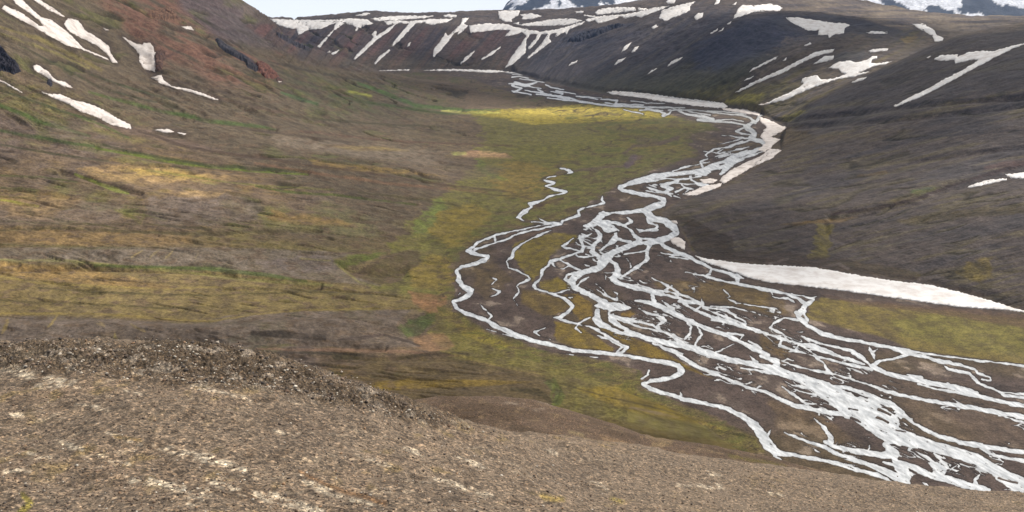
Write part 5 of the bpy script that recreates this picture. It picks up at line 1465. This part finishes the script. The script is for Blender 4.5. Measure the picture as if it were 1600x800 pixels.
RUBBLE = P('-120,530 340,532 450,560 580,602 650,634 720,662 760,678 700,668 640,655 560,640 480,622 400,610 300,600 200,592 100,585 0,576 -120,575')
PALE = [P(s) for s in '''
90,686,4 110,697,8 135,706,5
168,678,3 200,686,5 222,696,3
240,695,6 290,708,11 340,722,14 380,735,8
155,715,3 180,721,5 205,727,3
200,748,8 260,758,14 320,770,18 300,785,18
5,735,5 30,734,6 48,737,4
52,714,3 90,716,4
470,745,8 500,765,12 540,778,6 590,790,5
330,755,5 380,768,12 430,778,14 500,800,14
430,675,3 455,682,4
556,710,4 585,720,8 615,731,4
635,700,3 660,709,5
720,716,3 745,727,5 760,733,3
680,748,4 720,760,8 770,776,5
600,682,2 635,689,3
50,602,6 75,604,8 95,602,4
140,635,3 170,641,4
300,604,3 340,610,4 400,626,4
0,570,16 60,590,14 120,600,8
0,555,14 80,552,12 140,560,9
1110,740,3 1130,746,3
1060,760,3 1130,762,4
925,752,3 945,762,4
20,650,3 40,652,3
115,630,3 135,633,2
200,612,3 220,616,2
1200,768,3 1225,776,3
855,702,3 870,707,3
'''.strip().splitlines()]

cols = np.arange(-200.0, 1801.0, 1.5)
X, Y, Z = near_mesh(near, cols, 30, 230, 640, 1)
pxn, pyn = image_coords(X, Y, Z)
rub = sstep(-12, 16, poly_sd(pxn, pyn, RUBBLE) + 26 * fbm(X / 9, Y / 9, 3, 337))
Z = Z + ridge_detail(X, Y) + rub * (fbm(X / 3.2, Y / 3.2, 4, 331, 0.6, True) * 0.85 + fbm(X / 0.9, Y / 0.9, 3, 333, 0.6, True) * 0.32 - 0.25)
pxn, pyn = image_coords(X, Y, Z)
C = np.zeros(X.shape + (3,))
lerp(C, (117, 104, 90), np.ones(X.shape))
u = X / 9.0 + Y / 16; 
m1 = fbm(X / 16, Y / 22, 4, 341); m2 = fbm(X / 3.0, Y / 5.0, 4, 351); m3 = fbm((X + 0.9 * Y) / 12.0, (Y - 0.6 * X) / 2.4, 4, 361); m4 = fbm(X / 0.9, Y / 1.5, 3, 371)
lerp(C, (121, 105, 89), sstep(0.02, 0.4, m1) * 0.6)
lerp(C, (104, 92, 80), sstep(0.05, 0.4, -m1) * 0.8)
lerp(C, (126, 110, 72), sstep(0.2, 0.45, m2 * 0.7 + m1 * 0.6) * 0.5)
lerp(C, (82, 70, 58), sstep(0.15, 0.4, -m2) * 0.6)
lerp(C, (186, 172, 150), sstep(0.27, 0.42, m3) * sstep(-0.1, 0.2, m4) * 0.28)
right_ = sstep(700, 1200, pxn)
lerp(C, (118, 105, 91), right_ * 0.6)
for pts in PALE:
    x0 = min(p[0] for p in pts) - 30; x1 = max(p[0] for p in pts) + 30
    s = slice(*[int(np.clip(np.searchsorted(cols, q), 0, len(cols))) for q in (min(800 + (x0 - 800) * f for f in (0.95, 1.25)), max(800 + (x1 - 800) * f for f in (0.95, 1.25)))])
    sdv = line_sd(pxn[:, s] + 14 * m2[:, s], pyn[:, s] + 9 * m2[:, s] + 5 * m3[:, s], pts)
    w = sstep(-3.5, 2.5, sdv) * np.clip(0.5 + 1.2 * m2[:, s] + 1.8 * m4[:, s], 0, 1) * 0.85
    c = s2l((188, 177, 158)); sub = C[:, s]
    for k in range(3): sub[..., k] += (c[k] - sub[..., k]) * w
    C[:, s] = sub
lerp(C, (78, 67, 54), rub * 0.8)
lerp(C, (160, 150, 138), rub * sstep(0.12, 0.3, m2) * 0.5)
for pts, col in ((P('35,772,8 45,785,10 30,800,9'), (132, 124, 50)), (P('850,778,6 880,780,6'), (140, 124, 70)), (P('955,778,6 975,785,6'), (134, 122, 60)),
                 (P('470,738,5 520,762,6 600,785,8'), (112, 84, 56)), (P('180,682,5 220,688,4'), (124, 104, 62))):
    sdv = line_sd(pxn + 10 * m2, pyn + 6 * m2, pts)
    w = sstep(-3, 3, sdv) * 0.7; c = s2l(col)
    for k in range(3): C[..., k] += (c[k] - C[..., k]) * w
C = np.clip(C * (0.95 + 0.35 * m4[..., None]), 0.01, 0.9)
ridge = mesh_obj('ridge', np.stack([X, Y, Z], -1).reshape(-1, 3), quads_of(X.shape), M_RIDGE, C.reshape(-1, 3))
tag(ridge, 'stony brown ridge filling the foreground', None, None, 'structure')
NEAR_V = (X, Y, Z)

cols2 = np.arange(440.0, 1560.0, 1.5)
X, Y, Z = near_mesh(spur, cols2, 185, 640, 420, 1)
Z = Z + fbm(X / 40.0, Y / 40.0, 5, 401) * 3.0 + fbm(X / 5.0, Y / 5.0, 3, 411) * 0.35
pxn, pyn = image_coords(X, Y, Z)
C = np.zeros(X.shape + (3,))
lerp(C, (100, 84, 70), np.ones(X.shape))
m1 = fbm(X / 30, Y / 40, 4, 441); m2 = fbm(X / 6.0, Y / 9.0, 4, 451)
lerp(C, (82, 68, 54), sstep(0.0, 0.4, m1) * 0.8)
lerp(C, (126, 108, 84), sstep(0.1, 0.4, -m2) * 0.5)
lerp(C, (150, 138, 124), sstep(0.12, 0.4, m2) * sstep(70, 10, np.abs(pxn - 830)) * sstep(16, 4, np.abs(pyn - 630)) * 0.8)
for pts, col in ((P('1010,682,4 1050,692,8 1020,694,8'), (134, 116, 88)), (P('940,683,5 990,697,6 1040,705,5'), (132, 110, 84)), (P('800,668,10 900,690,10 1000,708,6'), (76, 64, 50)),
                 (P('1140,712,4 1190,722,6 1225,728,5'), (96, 88, 44)), (P('890,676,4 910,680,5'), (140, 126, 96))):
    sdv = line_sd(pxn + 10 * m2, pyn + 6 * m2, pts); w = sstep(-3, 3, sdv) * 0.7; c = s2l(col)
    for k in range(3): C[..., k] += (c[k] - C[..., k]) * w
sp = mesh_obj('spur', np.stack([X, Y, Z], -1).reshape(-1, 3), quads_of(X.shape), M_RIDGE, C.reshape(-1, 3))
tag(sp, 'lower gravel spur between the ridge and the river plain', None, None, 'structure')
print('near', time.time() - T0)

# ------------------------------------------------------------------ distant blue mountains
def far_mountain(pxs, skyline, Y, back, col, label, seed, foot=20.0):
    cols = np.arange(pxs[0], pxs[1], 1.5)
    sk = np.interp(cols, [p[0] for p in skyline], [p[1] for p in skyline]) + perlin(cols / 7.0, cols * 0 + seed, seed) * 0.9 + perlin(cols / 2.5, cols * 0 + seed, seed + 4) * 0.4
    t = np.linspace(-1, 1, 90)[:, None]
    prof = (1 - np.abs(t) ** 1.3)
    YY = Y + back * t + 0 * cols[None, :]
    XX = xs(cols[None, :], YY)
    top = np.array([ground_point(c, s, Y)[2] for c, s in zip(cols, sk)])[None, :]
    ends = sstep(0, 12, cols - cols[0]) * sstep(0, 12, cols[-1] - cols)
    n = fbm(XX / 1400.0, YY / 1400.0, 5, seed, 0.55, True)
    ZZ = foot + (top - foot) * prof * (0.25 + 0.75 * ends[None, :]) + n * 110 * np.clip(np.abs(t) * 3, 0, 1) * prof
    n2 = fbm(XX / 500.0, YY / 700.0, 5, seed + 9)
    CC = np.zeros(XX.shape + (3,))
    lerp(CC, col, np.ones(XX.shape))
    sn = sstep(0.03, 0.07, n2 + (ZZ - 500) / 4200.0)
    lerp(CC, (226, 226, 230), sn * 0.9)
    o = mesh_obj('mountain', np.stack([XX, YY, ZZ], -1).reshape(-1, 3), quads_of(XX.shape), M_FAR, CC.reshape(-1, 3))
    return tag(o, label, None, None, 'structure')


far_mountain((770, 1010), P('770,40 786,16 793,4 806,-6 860,-22 930,-24 980,0 1010,30'), 15500, 2200, (58, 60, 68), 'blue snow-streaked mountain beyond the plateau in the middle', 3)
far_mountain((1230, 1800), P('1230,10 1300,-6 1372,-14 1450,-26 1600,-28 1800,-30'), 14500, 2200, (58, 60, 68), 'blue snow-streaked mountains beyond the plateau at the top right', 8)
far_mountain((352, 440), P('352,36 366,18 384,10 400,17 416,26 440,38'), 16500, 1500, (60, 60, 66), 'small far peak beside the left mountain', 13)

# ------------------------------------------------------------------ the air of the valley
M_AIR = bpy.data.materials.new('air'); M_AIR.use_nodes = True
t = M_AIR.node_tree; t.nodes.clear()
ao = t.nodes.new('ShaderNodeOutputMaterial'); av = t.nodes.new('ShaderNodeVolumePrincipled')
av.inputs['Color'].default_value = (0.34, 0.58, 1.0, 1)
av.inputs['Density'].default_value = 1.4e-5
av.inputs['Anisotropy'].default_value = 0.2
t.links.new(av.outputs[0], ao.inputs['Volume'])
x0, x1, y0, y1, z0, z1 = -19500, 19500, -300, 20500, -60, 1250
o = mesh_obj('haze', [(x0, y0, z0), (x1, y0, z0), (x1, y1, z0), (x0, y1, z0), (x0, y0, z1), (x1, y0, z1), (x1, y1, z1), (x0, y1, z1)],
             [(0, 3, 2, 1), (4, 5, 6, 7), (0, 1, 5, 4), (1, 2, 6, 5), (2, 3, 7, 6), (3, 0, 4, 7)], M_AIR, None, False)
tag(o, 'thin blue air between the look-out and the far mountains', 'haze', None, 'stuff')

# ------------------------------------------------------------------ unseen cloud deck added above the valley, its gaps placed for sun pools
CLZ = 1700.0
gx, gy = np.meshgrid(np.arange(-5200.0, 7600.0, 70.0), np.arange(-1800.0, 13800.0, 70.0))
cov = 0.42 + 0.75 * fbm(gx / 1500.0, gy / 1500.0, 5, 701, 0.5) + 0.25 * fbm(gx / 420.0, gy / 420.0, 3, 711)
TS = np.array(to_sun)


def over(px, py, Y=None):
    x, y, z = ground_point(px, py, Y if Y else floor_Y(py))
    k = (CLZ - z) / TS[2]
    return x + TS[0] * k, y + TS[1] * k


def cloud_spot(px, py, Y, rx, ry, target, rot_=0.0):
    global cov
    cx_, cy_ = over(px, py, Y)
    ca, sa = math.cos(rot_), math.sin(rot_)
    dx, dy = gx - cx_, gy - cy_
    q = np.hypot((dx * ca + dy * sa) / rx, (-dx * sa + dy * ca) / ry) + 0.25 * fbm(gx / 300.0, gy / 300.0, 3, 721)
    w = sstep(1.25, 0.55, q)
    cov = cov * (1 - w) + target * w


cloud_spot(1200, 60, 3800, 900, 700, 0.92)        # shade on the deep hollow and the long dark slope
cloud_spot(1050, 100, 3900, 700, 700, 0.85)
cloud_spot(1450, 150, 2100, 600, 600, 0.66)       # shade on the right-hand hill
cloud_spot(1150, 380, 1230, 130, 200, 0.85)
cloud_spot(480, 60, 3600, 500, 500, 0.6)
cloud_spot(150, 120, 1650, 350, 250, 0.30)
cloud_spot(200, 430, 900, 220, 90, 0.12)
cloud_spot(420, 330, 1250, 120, 80, 0.30)
cloud_spot(650, 60, 6700, 1200, 500, 0.55)
cloud_spot(560, 300, 1500, 160, 220, 0.55)
cloud_spot(600, 560, 730, 160, 60, 0.75)
cloud_spot(860, 240, 2000, 250, 200, 0.55)
cloud_spot(880, 176, None, 360, 190, 0.0)         # the sunlit moss flat
cloud_spot(760, 176, None, 200, 110, 0.05)
cloud_spot(270, 270, 1230, 130, 70, 0.0)          # ochre patch on the left fan
cloud_spot(60, 320, 1050, 110, 60, 0.1)
cloud_spot(740, 241, None, 60, 60, 0.0)
cloud_spot(1180, 158, 2900, 160, 160, 0.05)
cloud_spot(1400, 20, 5500, 900, 500, 0.15)
cloud_spot(1150, 560, None, 330, 130, 0.30)       # light on the braids
cloud_spot(1450, 500, None, 200, 100, 0.25)
cloud_spot(500, 760, 90, 160, 130, 0.05)          # and on the ridge in front
cloud_spot(1100, 770, 130, 160, 120, 0.10)
cov = np.clip(cov, 0.0, 0.96)
cz_ = CLZ + 60 * fbm(gx / 600.0, gy / 600.0, 4, 731)
M_CLOUD = bpy.data.materials.new('cloud'); M_CLOUD.use_nodes = True
t = M_CLOUD.node_tree; t.nodes.clear()
co = t.nodes.new('ShaderNodeOutputMaterial'); cat_ = t.nodes.new('ShaderNodeAttribute'); cat_.attribute_name = 'ground'
tr = t.nodes.new('ShaderNodeBsdfTransparent'); tl = t.nodes.new('ShaderNodeBsdfTranslucent'); df = t.nodes.new('ShaderNodeBsdfDiffuse')
tl.inputs['Color'].default_value = (0.5, 0.5, 0.5, 1); df.inputs['Color'].default_value = (0.7, 0.7, 0.7, 1)
adn = t.nodes.new('ShaderNodeMixShader'); adn.inputs[0].default_value = 0.5
t.links.new(tl.outputs[0], adn.inputs[1]); t.links.new(df.outputs[0], adn.inputs[2])
mxs = t.nodes.new('ShaderNodeMixShader')
t.links.new(cat_.outputs['Fac'], mxs.inputs[0]); t.links.new(tr.outputs[0], mxs.inputs[1]); t.links.new(adn.outputs[0], mxs.inputs[2])
t.links.new(mxs.outputs[0], co.inputs['Surface'])
o = mesh_obj('shading_clouds', np.stack([gx, gy, cz_], -1).reshape(-1, 3), quads_of(gx.shape), M_CLOUD, np.repeat(cov.reshape(-1, 1), 3, 1))
tag(o, 'unseen cloud deck with gaps placed to light the valley in pools', None, None, 'structure')

# ------------------------------------------------------------------ snow patches, each a thing of its own
bpy.context.view_layer.update()
stack_v, stack_f, off = [], [], 0
for o in [o for o in COL.objects if o.type == 'MESH' and o.name.split('.')[0] in ('valley_floor', 'mountainside', 'hillside', 'valley_wall', 'plateau')]:
    me = o.data
    v = np.empty(len(me.vertices) * 3, dtype=np.float32); me.vertices.foreach_get('co', v)
    f = np.empty(len(me.polygons) * 4, dtype=np.int32); me.loops.foreach_get('vertex_index', f)
    stack_v.append(v.reshape(-1, 3)); stack_f.append(f.reshape(-1, 4) + off); off += len(me.vertices)
bvh = BVHTree.FromPolygons(np.vstack(stack_v).tolist(), np.vstack(stack_f).tolist())
print('bvh', time.time() - T0)
EYE = Vector((0, 0, CAM_H))


def cast(px, py):
    fy, fz = fwd(py)
    h = bvh.ray_cast(EYE, Vector((px - 800.0, fy, fz)).normalized())
    return h[0]


def in_poly(p, poly):
    c = False; x, y = p
    for i in range(len(poly)):
        ax, ay = poly[i]; bx, by = poly[i - 1]
        if (ay > y) != (by > y) and x < (y - ay) * (bx - ax) / (by - ay) + ax: c = not c
    return c


def seg_dist(p, poly):
    x, y = p; d = 1e9
    for i in range(len(poly)):
        ax, ay = poly[i]; bx, by = poly[i - 1]
        ex, ey = bx - ax, by - ay
        t = max(0, min(1, ((x - ax) * ex + (y - ay) * ey) / (ex * ex + ey * ey + 1e-9)))
        d = min(d, math.hypot(x - ax - t * ex, y - ay - t * ey))
    return d


def biggest_piece(faces):
    comp = {}
    def root(i):
        while comp.setdefault(i, i) != i: i = comp[i]
        return i
    for f in faces:
        for i in f[1:]: comp[root(i)] = root(f[0])
    tally = {}
    for f in faces: tally[root(f[0])] = tally.get(root(f[0]), 0) + 1
    best = max(tally, key=tally.get)
    return [f for f in faces if root(f[0]) == best]


def snow_patch(outline, label, seed, mat):
    r = random.Random(seed)
    out = []
    n = len(outline)
    for i in range(n):
        a, b = outline[i], outline[(i + 1) % n]
        L = math.hypot(b[0] - a[0], b[1] - a[1])
        k = max(1, int(L / 2.2))
        for j in range(k):
            t = j / k
            amp = min(0.8, L * 0.07) * (0 if j == 0 else 1)
            out.append((a[0] + (b[0] - a[0]) * t + r.uniform(-amp, amp), a[1] + (b[1] - a[1]) * t + r.uniform(-amp, amp)))
    xs_ = [p[0] for p in out]; ys_ = [p[1] for p in out]
    step = 2.0
    inner = []
    y = min(ys_) + step * 0.5
    while y < max(ys_):
        x = min(xs_) + step * 0.5
        while x < max(xs_):
            q = (x + r.uniform(-.4, .4), y + r.uniform(-.4, .4))
            if in_poly(q, out) and seg_dist(q, out) > 0.55: inner.append(q)
            x += step
        y += step
    pts = [Vector(p) for p in out + inner]
    nb = len(out)
    res = geometry.delaunay_2d_cdt(pts, [(i, (i + 1) % nb) for i in range(nb)], [list(range(nb))], 1, 1e-4)
    vs, es, fs = res[0], res[1], res[2]
    P3, ok = [], []
    for v in vs:
        h = cast(v.x, v.y)
        P3.append(h); ok.append(h is not None)
    keep = []
    fs = [list(f) for f in fs]
    for f in fs:
        if all(ok[i] for i in f):
            d = [P3[i].length for i in f]
            if max(d) / min(d) < 1.22: keep.append([i for i in f])
    if not keep: return None
    keep = biggest_piece(keep)
    ids = sorted({i for f in keep for i in f})
    mp = {i: k for k, i in enumerate(ids)}
    # border edges of what is kept
    cnt = {}
    for f in keep:
        for a, b in zip(f, f[1:] + f[:1]):
            cnt[(min(a, b), max(a, b))] = cnt.get((min(a, b), max(a, b)), 0) + 1
    border = {i for e, c in cnt.items() if c == 1 for i in e}
    top, V = [], []
    dist = sum(P3[i].length for i in ids) / len(ids)
    th = 0.9 + dist * 0.0005
    for i in ids:
        dd = 0.0 if i in border else min(1.0, seg_dist(vs[i], out) / 3.0)
        V.append((P3[i].x, P3[i].y, P3[i].z + th * (0.35 + 0.65 * dd)))
    m = len(V)
    F = [[mp[i] for i in f] for f in keep]
    for i in ids: V.append((P3[i].x, P3[i].y, P3[i].z - 1.0 - dist * 0.0004))
    be = [e for e, c in cnt.items() if c == 1]
    be = {e for e in be}
    for f in keep:
        for a, b in zip(f, f[1:] + f[:1]):
            if (min(a, b), max(a, b)) in be:
                F.append([mp[b], mp[a], mp[a] + m, mp[b] + m])
    c = Vector(V[0]); c = sum((Vector(v) for v in V[:m]), Vector()) / m
    me = bpy.data.meshes.new('snow_patch')
    me.from_pydata([Vector(v) - c for v in V], [], F)
    me.polygons.foreach_set('use_smooth', np.ones(len(me.polygons), dtype=bool))
    me.materials.append(mat); me.update()
    # consistent upward normals
    if sum(p.normal.z for p in me.polygons[:len(keep)]) < 0: me.flip_normals()
    o = bpy.data.objects.new('snow_patch', me); o.location = c
    COL.objects.link(o)
    return tag(o, label, 'snow patch', 'summer snow patches on the valley sides')


for i, (outl, label) in enumerate(SNOW):
    if snow_patch(outl, label, i, M_SNOW_DUSTY_SHADE if ('left mountain' in label or max(p[0] for p in outl) < 380 or 1040 < min(p[0] for p in outl) < 1210 and 150 < min(p[1] for p in outl) < 380) else M_SNOW) is None: print('snow patch missed', i, label)
print('snow', time.time() - T0)

# ------------------------------------------------------------------ rock outcrops on the mountainside
def crag(outline, hpx, col, label, seed):
    """a rough rock face standing out of the slope inside the given outline"""
    r = random.Random(seed + 900)
    out = []
    for a, b in zip(outline, outline[1:] + outline[:1]):
        k = max(1, int(math.hypot(b[0] - a[0], b[1] - a[1]) / 1.6))
        for j in range(k):
            t = j / k; out.append((a[0] + (b[0] - a[0]) * t + r.uniform(-.8, .8), a[1] + (b[1] - a[1]) * t + r.uniform(-.8, .8)))
    inner = []
    y = min(p[1] for p in out) + .4
    while y < max(p[1] for p in out):
        x = min(p[0] for p in out) + .4
        while x < max(p[0] for p in out):
            q = (x + r.uniform(-.3, .3), y + r.uniform(-.3, .3))
            if in_poly(q, out) and seg_dist(q, out) > 0.4: inner.append(q)
            x += 0.9
        y += 0.9
    nb = len(out)
    res = geometry.delaunay_2d_cdt([Vector(p) for p in out + inner], [(i, (i + 1) % nb) for i in range(nb)], [list(range(nb))], 1, 1e-4)
    H = [cast(v.x, v.y) for v in res[0]]
    fs = [list(f) for f in res[2] if all(H[i] is not None for i in f)]
    fs = [f for f in fs if max(H[i].length for i in f) / min(H[i].length for i in f) < 1.15]
    fs = biggest_piece(fs)
    ids = sorted({i for f in fs for i in f}); mp = {i: k for k, i in enumerate(ids)}
    d = sum(H[i].length for i in ids) / len(ids) / FOC
    u = np.array([res[0][i].x for i in ids]); v = np.array([res[0][i].y for i in ids])
    e = np.array([min(1.0, seg_dist(res[0][i], out) / 3.0) for i in ids])
    n = fbm(u / 9.0, v / 7.0, 4, seed, 0.65, True) * 0.5 + 0.5
    n2 = fbm(u / 3.0, v / 2.4, 3, seed + 3, 0.6)
    hh = hpx * d * e * (0.25 + 0.9 * n + 0.35 * n2) - d * 1.2 * (1 - e)
    V = np.array([H[i][:] for i in ids]); c = V.mean(0)
    V = V + np.stack([0 * hh, -0.45 * hh, hh], -1) - c
    C = np.zeros((len(ids), 3)); lerp(C, col, np.ones(len(ids)))
    C *= np.clip(1 + 1.1 * n2, 0.35, 1.8)[:, None]
    F = np.array([[mp[i] for i in (f if len(f) == 3 else f[:3])] for f in fs])
    nz = np.cross(V[F[:, 1]] - V[F[:, 0]], V[F[:, 2]] - V[F[:, 0]])[:, 2].sum()
    if nz < 0: F = F[:, ::-1]
    o = mesh_obj('rock_outcrop', V, F, M_SLOPE, np.clip(C, 0.01, 1), False)
    o.location = c
    return tag(o, label, 'rock outcrop', 'crags on the mountainside')


crag(P('-30,70 2,72 12,84 20,92 30,102 33,112 22,117 8,112 -30,108'), 7, (50, 47, 54), 'largest black crag, at the left edge between the snow patches', 1)
crag(P('73,124 80,123 84,131 80,137 72,132'), 3, (46, 43, 50), 'small black crag touching the short snow patch', 2)
crag(P('242,84 247,80 262,78 256,92 254,108 246,114 242,104'), 4, (92, 70, 60), 'brown crag on the right wall of the snow-filled gully', 3)
crag(P('398,97 408,96 420,102 432,112 438,120 428,124 414,122 403,112'), 5, (108, 72, 60), 'reddish knob of rock on the lower mountain shoulder', 4)
crag(P('430,121 438,121 444,126 438,130 431,127'), 3, (84, 62, 54), 'smaller brown knob just below the reddish one', 5)
crag(P('335,60 346,62 358,72 372,80 388,90 396,98 388,100 370,92 352,82 340,72'), 4, (60, 57, 62), 'dark grey cliff band high on the mountain shoulder', 6)
crag(P('380,92 396,98 410,108 400,113 386,106'), 4, (58, 54, 58), 'dark cliff continuing the band further down the shoulder', 7)
crag(P('226,22 240,16 262,10 276,20 280,30 262,34 244,30'), 4, (108, 82, 66), 'brown crag in the middle of the red slope near the top', 8)
crag(P('430,48 444,56 462,62 480,72 486,82 468,76 448,66 434,58'), 4, (62, 58, 64), 'dark crag just under the skyline of the mountain shoulder', 9)
crag(P('884,66 892,58 912,50 936,44 960,38 980,36 972,42 948,50 930,58 905,66'), 4, (46, 45, 56), 'long black cliff band under the ragged snow cornice', 10)

# ------------------------------------------------------------------ loose stones of the ridge
def stone_proto(seed):
    r = random.Random(seed)
    import bmesh
    bm = bmesh.new()
    bmesh.ops.create_icosphere(bm, subdivisions=1, radius=1)
    vs = np.array([v.co[:] for v in bm.verts]); fs = np.array([[v.index for v in f.verts] for f in bm.faces])
    bm.free()
    for _ in range(5):
        nrm = np.array([r.gauss(0, 1) for _ in range(3)]); nrm /= np.linalg.norm(nrm)
        d = vs @ nrm; cut = r.uniform(0.45, 0.8)
        vs = vs - np.outer(np.clip(d - cut, 0, None), nrm)
    vs *= np.array([r.uniform(0.8, 1.3), r.uniform(0.7, 1.1), r.uniform(0.45, 0.8)])
    vs += np.random.default_rng(seed).normal(0, 0.04, vs.shape)
    return vs, fs


PROTO = [stone_proto(s) for s in range(14)]
bvn = BVHTree.FromPolygons(np.stack(NEAR_V, -1).reshape(-1, 3).tolist(), quads_of(NEAR_V[0].shape).tolist())


def castn(px, py):
    fy, fz = fwd(py)
    return bvn.ray_cast(EYE, Vector((px - 800.0, fy, fz)).normalized())[0]


M_STONE, t, b = new_mat('loose_stone')
at = t.nodes.new('ShaderNodeAttribute'); at.attribute_name = 'ground'
geo = t.nodes.new('ShaderNodeNewGeometry')
nz_ = t.nodes.new('ShaderNodeTexNoise'); nz_.inputs['Scale'].default_value = 5.0; nz_.inputs['Detail'].default_value = 4
mr = t.nodes.new('ShaderNodeMapRange'); mr.inputs['To Min'].default_value = 0.6; mr.inputs['To Max'].default_value = 1.4
vm = t.nodes.new('ShaderNodeVectorMath'); vm.operation = 'SCALE'
t.links.new(geo.outputs['Position'], nz_.inputs['Vector']); t.links.new(nz_.outputs['Fac'], mr.inputs['Value'])
t.links.new(at.outputs['Color'], vm.inputs[0]); t.links.new(mr.outputs[0], vm.inputs['Scale'])
t.links.new(vm.outputs[0], b.inputs['Base Color']); b.inputs['Roughness'].default_value = 0.9
PAL = [s2l(c) for c in ((84, 72, 62), (110, 94, 80), (138, 120, 102), (70, 62, 56), (150, 120, 92), (176, 164, 148), (200, 190, 174), (96, 76, 60), (124, 104, 88), (60, 53, 48))]


def stones(spots, name):
    V, F, Cc = [], [], []; off = 0
    for (x, y, z, s, ci) in spots:
        vs, fs = PROTO[rng.integers(len(PROTO))]
        a = rng.uniform(0, 2 * math.pi); ca, sa = math.cos(a), math.sin(a)
        w = vs * s
        w = np.stack([w[:, 0] * ca - w[:, 1] * sa, w[:, 0] * sa + w[:, 1] * ca, w[:, 2]], -1) + (x, y, z + s * 0.15)
        V.append(w); F.append(fs + off); off += len(vs)
        Cc.append(np.tile(PAL[ci] * rng.uniform(0.75, 1.25), (len(vs), 1)))
    return mesh_obj(name, np.vstack(V), np.vstack(F), M_STONE, np.vstack(Cc), False)


# scattered over the surface of the ridge (world-space density, denser along the broken crest)
Xn, Yn, Zn = NEAR_V
spots = []
NST = 60000
rr = rng.integers(0, Xn.shape[0] - 1, NST * 3); cq = rng.integers(0, Xn.shape[1] - 1, NST * 3)
pxs_, pys_ = image_coords(Xn[rr, cq], Yn[rr, cq], Zn[rr, cq])
rbw = sstep(-8, 8, poly_sd(pxs_, pys_, RUBBLE))
keepm = rng.random(NST * 3) < (0.18 + 0.55 * rbw)
k = 0
for r_, c_, rb in zip(rr[keepm], cq[keepm], rbw[keepm]):
    fx, fy = rng.random(2)
    x = Xn[r_, c_] * (1 - fx) + Xn[r_, c_ + 1] * fx; y = Yn[r_, c_] * (1 - fy) + Yn[r_ + 1, c_] * fy
    z = Zn[r_, c_]
    s = min(0.04 * (1 + rng.pareto(2.6)) + 0.02, 0.20)
    if rb > 0.5: s = min(0.08 * (1 + rng.pareto(2.6)), 0.34)
    ci = rng.choice(10, p=[.17, .17, .13, .11, .09, .05, .03, .1, .1, .05]) if rb < 0.5 else rng.choice(10, p=[.17, .12, .10, .18, .03, .12, .09, .05, .04, .10])
    spots.append((x, y, z, s, ci)); k += 1
    if k >= NST: break
o = stones(spots, 'loose_stones')
tag(o, 'loose gravel and frost-broken stones strewn over the foreground ridge', 'gravel', None, 'stuff')
print('stones', k, time.time() - T0)
